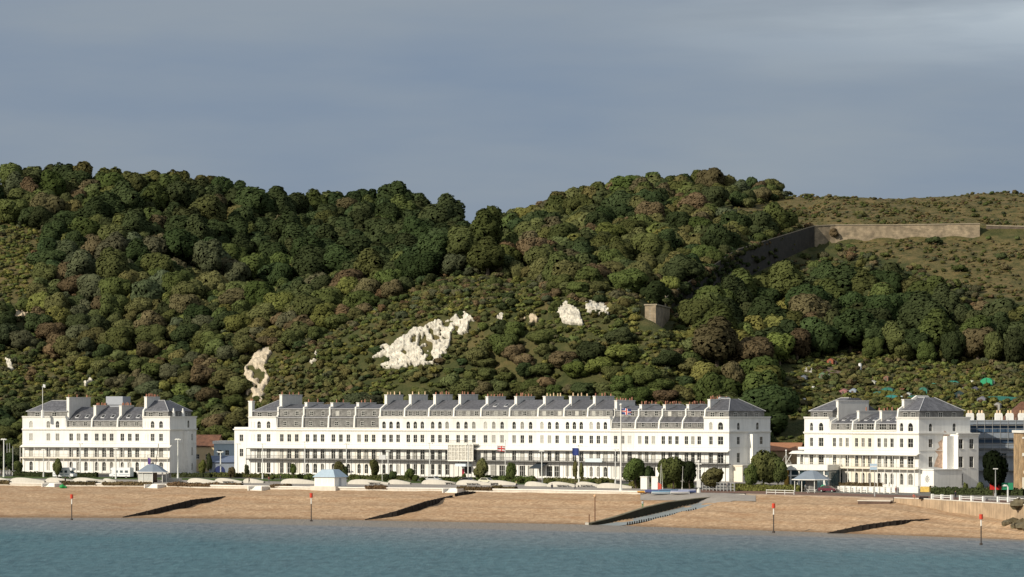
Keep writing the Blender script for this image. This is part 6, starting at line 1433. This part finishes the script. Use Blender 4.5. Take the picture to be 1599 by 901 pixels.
PPL = [(102, 758, 'stand', (0.03, 0.03, 0.04), (0.02, 0.02, 0.03), 'person in dark clothes standing above the green bags', 1), (389, 755, 'walk', (0.02, 0.02, 0.025), (0.03, 0.03, 0.05), 'person in black walking left of the white kiosk', 1.2), (438, 752, 'stand', (0.03, 0.03, 0.04), (0.03, 0.03, 0.04), 'person in dark coat beside the wave wall left of the kiosk', 2), (420, 754, 'stand', (0.25, 0.09, 0.07), (0.12, 0.12, 0.13), 'person in reddish top on the promenade left of the kiosk', .4), (721, 757, 'walk', (0.05, 0.06, 0.09), (0.02, 0.02, 0.03), 'person in dark clothes walking before the glazed balcony house', 1.5), (806, 761, 'walk', (0.55, 0.50, 0.25), (0.02, 0.02, 0.06), 'person in pale yellow top walking between the wave walls', 1.5), (845, 758, 'stand', (0.09, 0.07, 0.06), (0.05, 0.05, 0.05), 'person in brown standing at the lamp by the dark awning', 1), (898, 764, 'walk', (0.02, 0.02, 0.03), (0.02, 0.02, 0.03), 'person in black walking along the sea wall below the blue flag', 1.6), (862, 762, 'sit', (0.04, 0.04, 0.06), (0.03, 0.03, 0.04), 'person in dark clothes sitting low before the wave wall', 0),
       (1427, 788, 'sit', (0.50, 0.14, 0.10), (0.35, 0.20, 0.14), 'person in red sitting on the shingle below the sea wall', .3), (1003.5, 793, 'stand', (0.55, 0.60, 0.58), (0.05, 0.25, 0.12), 'person in white top and green trousers beside the slipway wall', .5), (1399, 772, 'stand', (0.40, 0.20, 0.18), (0.15, 0.12, 0.12), 'person in pinkish coat before the rounded dark hedge', .5), (1492, 779, 'stand', (0.03, 0.03, 0.04), (0.03, 0.03, 0.03), 'person in black between the white fence sections', .5), (1258, 767.5, 'stand', (0.30, 0.32, 0.33), (0.1, 0.1, 0.12), 'person in grey standing under the open right shelter', .5), (1135, 766, 'stand', (0.15, 0.09, 0.07), (0.08, 0.06, 0.06), 'person in brown at the right end of the metal fence', .5)]
for a in PPL: person(*a[:6], a[6])
# small things on the beach and esplanade
p = hit(97, 762.5); t = link('bin_bag', None, None, p); tag(t, 'bright green sack heap on the white steps at the far left', 'sacks'); MB().sphere((0, 0, .45), .75, 8, .7).sphere((.8, .1, .3), .5, 8, .7).build('sack', mat('green_sack', (0.02, 0.28, 0.07), .5, .25, 3, .2), t); MB().sphere((.1, -.05, .98), .16, 6).build('knot', MATS['green_sack'], t)
p = at(1286, 768); t = link('green_kayak', None, None, p, R(20)); tag(t, 'round bright green inflatable standing beside the maroon car', 'inflatable'); mb = MB(); mb.sphere((0, 0, .8), .85, 10, 1.0); mb.build('cover', mat('green_plastic', (0.03, 0.36, 0.17), .4, .1), t); MB().cyl(0, 0, -.05, .12, .6).build('base', GALV, t)
p = at(1268, 770); t = link('picnic_bench', None, None, p, R(-20)); tag(t, 'pale picnic table before the open right shelter', 'picnic table'); MB().box(-1.2, 1.2, -.4, .4, .72, .8).build('table_top', LAMPW, t)
for y in (-.9, .9): MB().box(-1.2, 1.2, y-.15, y+.15, .42, .48).build('seat', LAMPW, t)
for x in (-.8, .8): MB().tube([(x, -.85, 0), (x, -.3, .72)], .06).tube([(x, .85, 0), (x, .3, .72)], .06).build('leg', LAMPW, t)
p = hit(1365, 786.5); t = link('concrete_outfall', None, None, p, R(-24)); tag(t, 'low dark edged concrete slab half buried in the right beach', 'slab'); MB().box(-3.6, 3.8, -.5, 1.6, -.6, .55).build('slab', mat('wet_brown_concrete', (0.10, 0.065, 0.05), .9, .3, 1), t); MB().box(-3.7, 3.9, -.55, 1.65, .553, .75).build('top', CONC, t)
for px, py, lb in ((1443, 787.5, 'dark gap like timber block by the red seated person'),): 
    p = hit(px, py); t = link('timber_block', None, None, p, R(-20)); tag(t, 'dark timber baulk lying below the tan sea wall', 'timber'); MB().box(-.9, .9, -.3, .3, -.1, .5).build('baulk', TIMB, t); MB().box(-1.1, -.905, -.35, .35, -.1, .3).build('chock', TIMB2, t)
ROCK = mat('weedy_rock', (0.12, 0.10, 0.06), .9, .5, .8, .8)
for k, (px, py, r_) in enumerate(((1572, 818, 1.2), (1582, 817, 1.7), (1592, 815, 1.9), (1601, 822, 1.9), (1587, 823, 1.2), (1612, 824, 2.2), (1596, 818, 1.4))):
    p = hit(px, py); rg2 = np.random.default_rng(k); mb = MB().sphere((0, 0, .1), r_, 9, .55); mb.v = [tuple(np.array(v)*(1+.22*rg2.normal())) for v in mb.v]
    o = mb.build('boulder', ROCK); o.location = p; tag(o, 'weedy brown boulder '+('at the seaward tip of the rock heap', 'low in the rock heap by the sea wall', 'in the middle of the rock heap', 'at the right edge of the picture', 'lowest, nearest the water', 'just beyond the right edge', 'highest against the tan sea wall')[k], 'boulder', 'boulders of the rock heap')

# ------------------------------------------------------------------ allotments on the slope above the right terrace
def az(px, py): 
    p = hit(px, py, 800); return Vector((p.x, p.y, float(hill_z(px, p.y))))
def shed(px, py, W, H, colr, label, roofc=None, rz=-25, name='shed', cat='shed'):
    W *= .8; H *= .8; colr = tuple(c*.8 for c in colr); roofc = tuple(c*.8 for c in (roofc or (.2, .19, .18)))
    p = az(px, py); t = link(name, None, None, p, R(rz)); tag(t, label, cat, 'sheds and greenhouses on the allotments'); D = W*.8
    mb = MB().box(-W/2, W/2, 0, D, -1, H); mb.poly([(-W/2, 0, H), (W/2, 0, H), (0, 0, H+W*.25)]); mb.poly([(-W/2, D, H), (W/2, D, H), (0, D, H+W*.25)]); mb.build('wall', mat('shed_'+label[:14], colr, .8, .2, 2), t)
    mb = MB(); 
    for s in (-1, 1): mb.poly([(s*(W/2+.15), -.15, H-.06), (0, -.15, H+W*.25+.05), (0, D+.15, H+W*.25+.05), (s*(W/2+.15), D+.15, H-.06)])
    mb.build('roof', mat('shedroof_'+label[:14], roofc or (0.2, 0.19, 0.18), .8, .2, 2), t); MB().box(-.35, .35, -.03, -.004, 0, H*.85).build('door', mat('shed_door', (0.1, 0.08, 0.06), .7, .2), t)
shed(1296, 571.5, 2.4, 1.9, (0.34, 0.11, 0.06), 'orange brown shed at the top of the allotments', (0.30, 0.14, 0.08)); shed(1303, 571, 1.4, 1.1, (0.05, 0.035, 0.03), 'dark open lean to right of the orange shed')
shed(1262, 584, 2.8, 1.4, (0.45, 0.44, 0.40), 'pale roofed shed at the left of the allotments', (0.55, 0.54, 0.5)); shed(1254, 592, 2.4, 1.3, (0.16, 0.19, 0.24), 'slate blue shed at the left of the allotments'); shed(1283, 591, 2.2, 1.5, (0.14, 0.22, 0.13), 'pale green shed below the bare soil plot', (0.2, 0.28, 0.18)); shed(1293, 592, 1.4, 1.3, (0.22, 0.27, 0.17), 'small light green shed right of the pale green shed')
shed(1316, 612, 3.0, 1.4, (0.36, 0.17, 0.16), 'pink roofed shed behind the blank chimney stack', (0.40, 0.20, 0.18)); shed(1331, 611, 2.6, 1.4, (0.34, 0.40, 0.48), 'pale blue greenhouse right of the pink roofed shed', (0.42, 0.47, 0.55), name='greenhouse', cat='greenhouse'); shed(1362, 596, 2.2, 1.0, (0.55, 0.55, 0.5), 'white cold frame in the middle of the allotments', (0.6, 0.6, 0.56)); shed(1383, 590, 1.8, 1.5, (0.28, 0.15, 0.10), 'brick coloured shed beside the teal netting', (0.35, 0.22, 0.16))
shed(1497, 618, 3.4, 1.6, (0.02, 0.045, 0.05), 'dark teal shed above the right pavilion', (0.10, 0.12, 0.14)); shed(1521, 612, 2.4, 1.2, (0.10, 0.10, 0.14), 'small dark shed right of the dark teal shed', (0.2, 0.2, 0.22)); shed(1532, 634, 3.0, 1.4, (0.20, 0.20, 0.24), 'grey shed with red item above the scaffolding', (0.25, 0.25, 0.28)); shed(1556, 640, 2.4, 2.0, (0.36, 0.35, 0.32), 'pale grey hut above the white chimneys', (0.42, 0.40, 0.38)); shed(1417, 616, 2.0, 1.1, (0.5, 0.52, 0.5), 'white greenhouse left of the big teal net', (0.55, 0.58, 0.56), name='greenhouse', cat='greenhouse'); shed(1482, 604, 1.6, 1.3, (0.40, 0.36, 0.33), 'small whitish shed above the dark teal shed')
def netting(px, py, W, H, D, colr, label, rz=-20):
    colr = tuple(c*.95 for c in colr)
    p = az(px, py); t = link('netting_cage', None, None, p, R(rz)); tag(t, label, 'netting', 'green netting cages on the allotments'); m = mat('net_'+label[:14], colr, .8, .35, 2.5, .3)
    n = 6; mb = MB(); prof = [(W*(i/n-.5), H*(1-.35*abs(2*i/n-1)**2)) for i in range(n+1)]
    for (x0, z0), (x1, z1) in zip(prof[:-1], prof[1:]): mb.poly([(x0, 0, -.6), (x1, 0, -.6), (x1, 0, z1), (x0, 0, z0)]); mb.poly([(x0, 0, z0), (x1, 0, z1), (x1, D, z1), (x0, D, z0)])
    x0, z0 = prof[0]; x1, z1 = prof[-1]; mb.poly([(x0, 0, -.6), (x0, D, -.6), (x0, D, z0), (x0, 0, z0)]); mb.poly([(x1, 0, -.6), (x1, D, -.6), (x1, D, z1), (x1, 0, z1)]); mb.build('net', m, t)
    for x in (-W/2, 0, W/2): MB().cyl(x, -.06, -.6, H*.95, .05).build('post', BARK, t)
TEAL = (0.03, 0.155, 0.125)
netting(1385, 606, 3.4, 1.7, 2.5, TEAL, 'teal netting cage beside the brick coloured shed'); netting(1392, 618, 3.8, 1.5, 2, (0.03, 0.20, 0.19), 'bright turquoise netting low in the middle of the allotments'); netting(1371, 610, 3.0, 1.2, 2, (0.04, 0.13, 0.10), 'dull green netting left of the teal cage'); netting(1441, 612, 2.6, 2.2, 2, (0.04, 0.17, 0.13), 'tall teal net above the right pavilion roof'); netting(1454, 600, 4.2, 1.1, 3, (0.03, 0.20, 0.16), 'wide turquoise net right of the middle of the allotments'); netting(1487, 597, 3.6, 1.4, 3, (0.03, 0.20, 0.16), 'turquoise net below the yellowish tree'); netting(1540, 600, 3.6, 2.4, 3, (0.035, 0.30, 0.15), 'brightest green tarpaulin tent at the upper right of the allotments'); netting(1557, 628, 11, 1.1, 1.5, (0.025, 0.13, 0.11), 'long low teal netting fence above the scaffolding'); netting(1402, 612, 4.2, .8, 3, (0.08, 0.16, 0.08), 'long low green netted bed in the allotments'); netting(1425, 620, 3.0, 1.0, 2, (0.02, 0.11, 0.10), 'dark teal net left of the right pavilion roof')
p = az(1343, 573.5); t = link('water_tank', None, None, p); tag(t, 'upright white water tank near the top of the allotments', 'tank'); MB().cyl(0, 0, -.3, 1.7, .5, .5, 12).build('tank', FWHITE, t); MB().cyl(0, 0, 1.7, 1.85, .3, .3, 10).build('lid', GALV, t)
for k, (px, py, c_, lb) in enumerate(((1244, 617, (0.6, 0.6, 0.56), 'left white sheet on the lowest allotment plot'), (1256, 617, (0.6, 0.58, 0.55), 'right white sheet on the lowest allotment plot'), (1518, 595, (0.62, 0.6, 0.5), 'white sheet left of the bright green tent'), (1270, 602, (0.6, 0.6, 0.55), 'small white box below the pale roofed shed'), (1504, 607, (0.65, 0.63, 0.6), 'white drum above the dark teal shed'), (1551, 597, (0.6, 0.5, 0.45), 'pinkish drum beside the bright green tent'), (1408, 618, (0.5, 0.6, 0.62), 'pale blue drum left of the white greenhouse'), (1300, 593, (0.62, 0.62, 0.55), 'white drum right of the light green shed'))):
    p = az(px, py); t = link('storage_drum', None, None, p, k); tag(t, lb, 'drum', 'pale drums and sheets on the allotments'); MB().cyl(0, 0, -.3, .7, .5, .45, 9).build('drum', mat('drum_%d' % k, c_, .5, .15, 2), t); MB().cyl(0, 0, .7, .8, .48, .4, 9).build('lid', mat('drum_%d' % k, c_), t)
p = az(1306, 585); W0 = az(1318, 592)
mb = MB()
for (px0, px1, y0, y1, m_, nm, lb) in ((1282, 1318, 574, 588, (0.13, 0.095, 0.07), 'soil_plot', 'bare'), (1365, 1378, 590, 596, (0.26, 0.19, 0.06), 'soil_plot', 'ochre'), (1262, 1288, 612, 616, (0.20, 0.20, 0.05), 'soil_plot', 'yellow'), (1400, 1425, 600, 606, (0.18, 0.07, 0.045), 'soil_plot', 'red')):
    V = []
    for y in np.linspace(y1, y0, 6):
        for x in np.linspace(px0, px1, 8): q = az(x+(y1-y)*.6, y); V.append((q.x, q.y, q.z+.25))
    Q = np.array([[i*8+j, i*8+j+1, i*8+j+9, i*8+j+8] for i in range(5) for j in range(7)]); struct(link('soil_plot', np_mesh('soil_plot', np.array(V), Q, mat('soil_'+lb, m_, .95, .3, 1.2, .4))))
q0, q1 = az(1314, 577), az(1327, 584.5); t = link('garden_path', None); tag(t, 'pale plank lying down the slope right of the bare soil plot', 'plank'); MB().tube([q0+Vector((0, 0, .5)), (q0+q1)/2+Vector((0, 0, .5)), q1+Vector((0, 0, .5))], .3, 5).build('plank', CONC, t); MB().tube([q0+Vector((0, 0, -.5)), q0+Vector((0, 0, .4))], .12).build('peg', BARK, t)
# ------------------------------------------------------------------ light, sky, camera
SUN = Vector((-0.75, -0.61, 0)).normalized(); EL = R(28)
sv = Vector((SUN.x*math.cos(EL), SUN.y*math.cos(EL), math.sin(EL)))
ld = bpy.data.lights.new('sun', 'SUN'); ld.energy = 4.8; ld.angle = R(.55); ld.color = (1.0, 0.91, 0.75)
lo = link('sun', ld); lo.rotation_euler = (-sv).to_track_quat('-Z', 'Y').to_euler(); lo.location = (-300, -200, 300)
w = bpy.data.worlds.new('World'); S.world = w; w.use_nodes = True; nt = w.node_tree; N = nt.nodes; L = nt.links; N.clear()
out = N.new('ShaderNodeOutputWorld'); bg = N.new('ShaderNodeBackground')
sky = N.new('ShaderNodeTexSky'); sky.sky_type = 'NISHITA'; sky.sun_disc = False; sky.sun_elevation = EL; sky.sun_rotation = math.atan2(SUN.x, SUN.y) % (2*math.pi)
sky.air_density = 1.0; sky.dust_density = 1.5
tc = N.new('ShaderNodeTexCoord'); sx = N.new('ShaderNodeSeparateXYZ'); L.new(tc.outputs['Generated'], sx.inputs[0])
mp = N.new('ShaderNodeMapping'); mp.inputs['Scale'].default_value = (5, 5, 26); L.new(tc.outputs['Generated'], mp.inputs['Vector'])
n1 = N.new('ShaderNodeTexNoise'); n1.inputs['Scale'].default_value = 1.0; n1.inputs['Detail'].default_value = 7; n1.inputs['Roughness'].default_value = .5; L.new(mp.outputs[0], n1.inputs['Vector'])
mp2 = N.new('ShaderNodeMapping'); mp2.inputs['Scale'].default_value = (9, 9, 70); mp2.inputs['Location'].default_value = (3.1, 0, 1.7); L.new(tc.outputs['Generated'], mp2.inputs['Vector'])
n2 = N.new('ShaderNodeTexNoise'); n2.inputs['Scale'].default_value = 1.0; n2.inputs['Detail'].default_value = 6; L.new(mp2.outputs[0], n2.inputs['Vector'])
cloud = mixc(nt, mapr(nt, n1.outputs['Fac'], .38, .62), (2.05, 2.65, 3.65), (2.75, 3.2, 3.8))
# thinner, brighter cloud towards the upper right of the view
br = math_n(nt, 'MULTIPLY', mapr(nt, sx.outputs['X'], .02, .16), mapr(nt, sx.outputs['Z'], .100, .122))
br = math_n(nt, 'MULTIPLY', br, mapr(nt, n2.outputs['Fac'], .36, .60))
cloud = mixc(nt, math_n(nt, 'MULTIPLY', br, .9), cloud, (5.0, 5.6, 6.1))
hi = mapr(nt, sx.outputs['Z'], .2, .8)
cloud = mixc(nt, hi, cloud, (3.9, 4.5, 5.4))  # overhead sky, out of view, raised for ambient fill
cloud = mixc(nt, mapr(nt, sx.outputs['Y'], .2, -.9), cloud, (5.6, 5.8, 5.9))     # unseen sky behind the camera, brightened as added shadow fill
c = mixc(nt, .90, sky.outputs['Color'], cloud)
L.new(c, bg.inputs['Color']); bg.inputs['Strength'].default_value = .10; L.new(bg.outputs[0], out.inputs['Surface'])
cam = bpy.data.cameras.new('camera'); co = link('camera', cam); co.location = (0, 0, CZ); co.rotation_euler = (R(90), 0, 0)
cam.sensor_width = 36; cam.lens = 36*F/1599; cam.shift_y = (HY-450.5)/1599; cam.clip_start = 1; cam.clip_end = 20000
S.camera = co
S.view_settings.view_transform = 'Standard'; S.view_settings.look = 'None'; S.view_settings.exposure = 0; S.view_settings.gamma = 1
S.render.resolution_x = 1024; S.render.resolution_y = 577
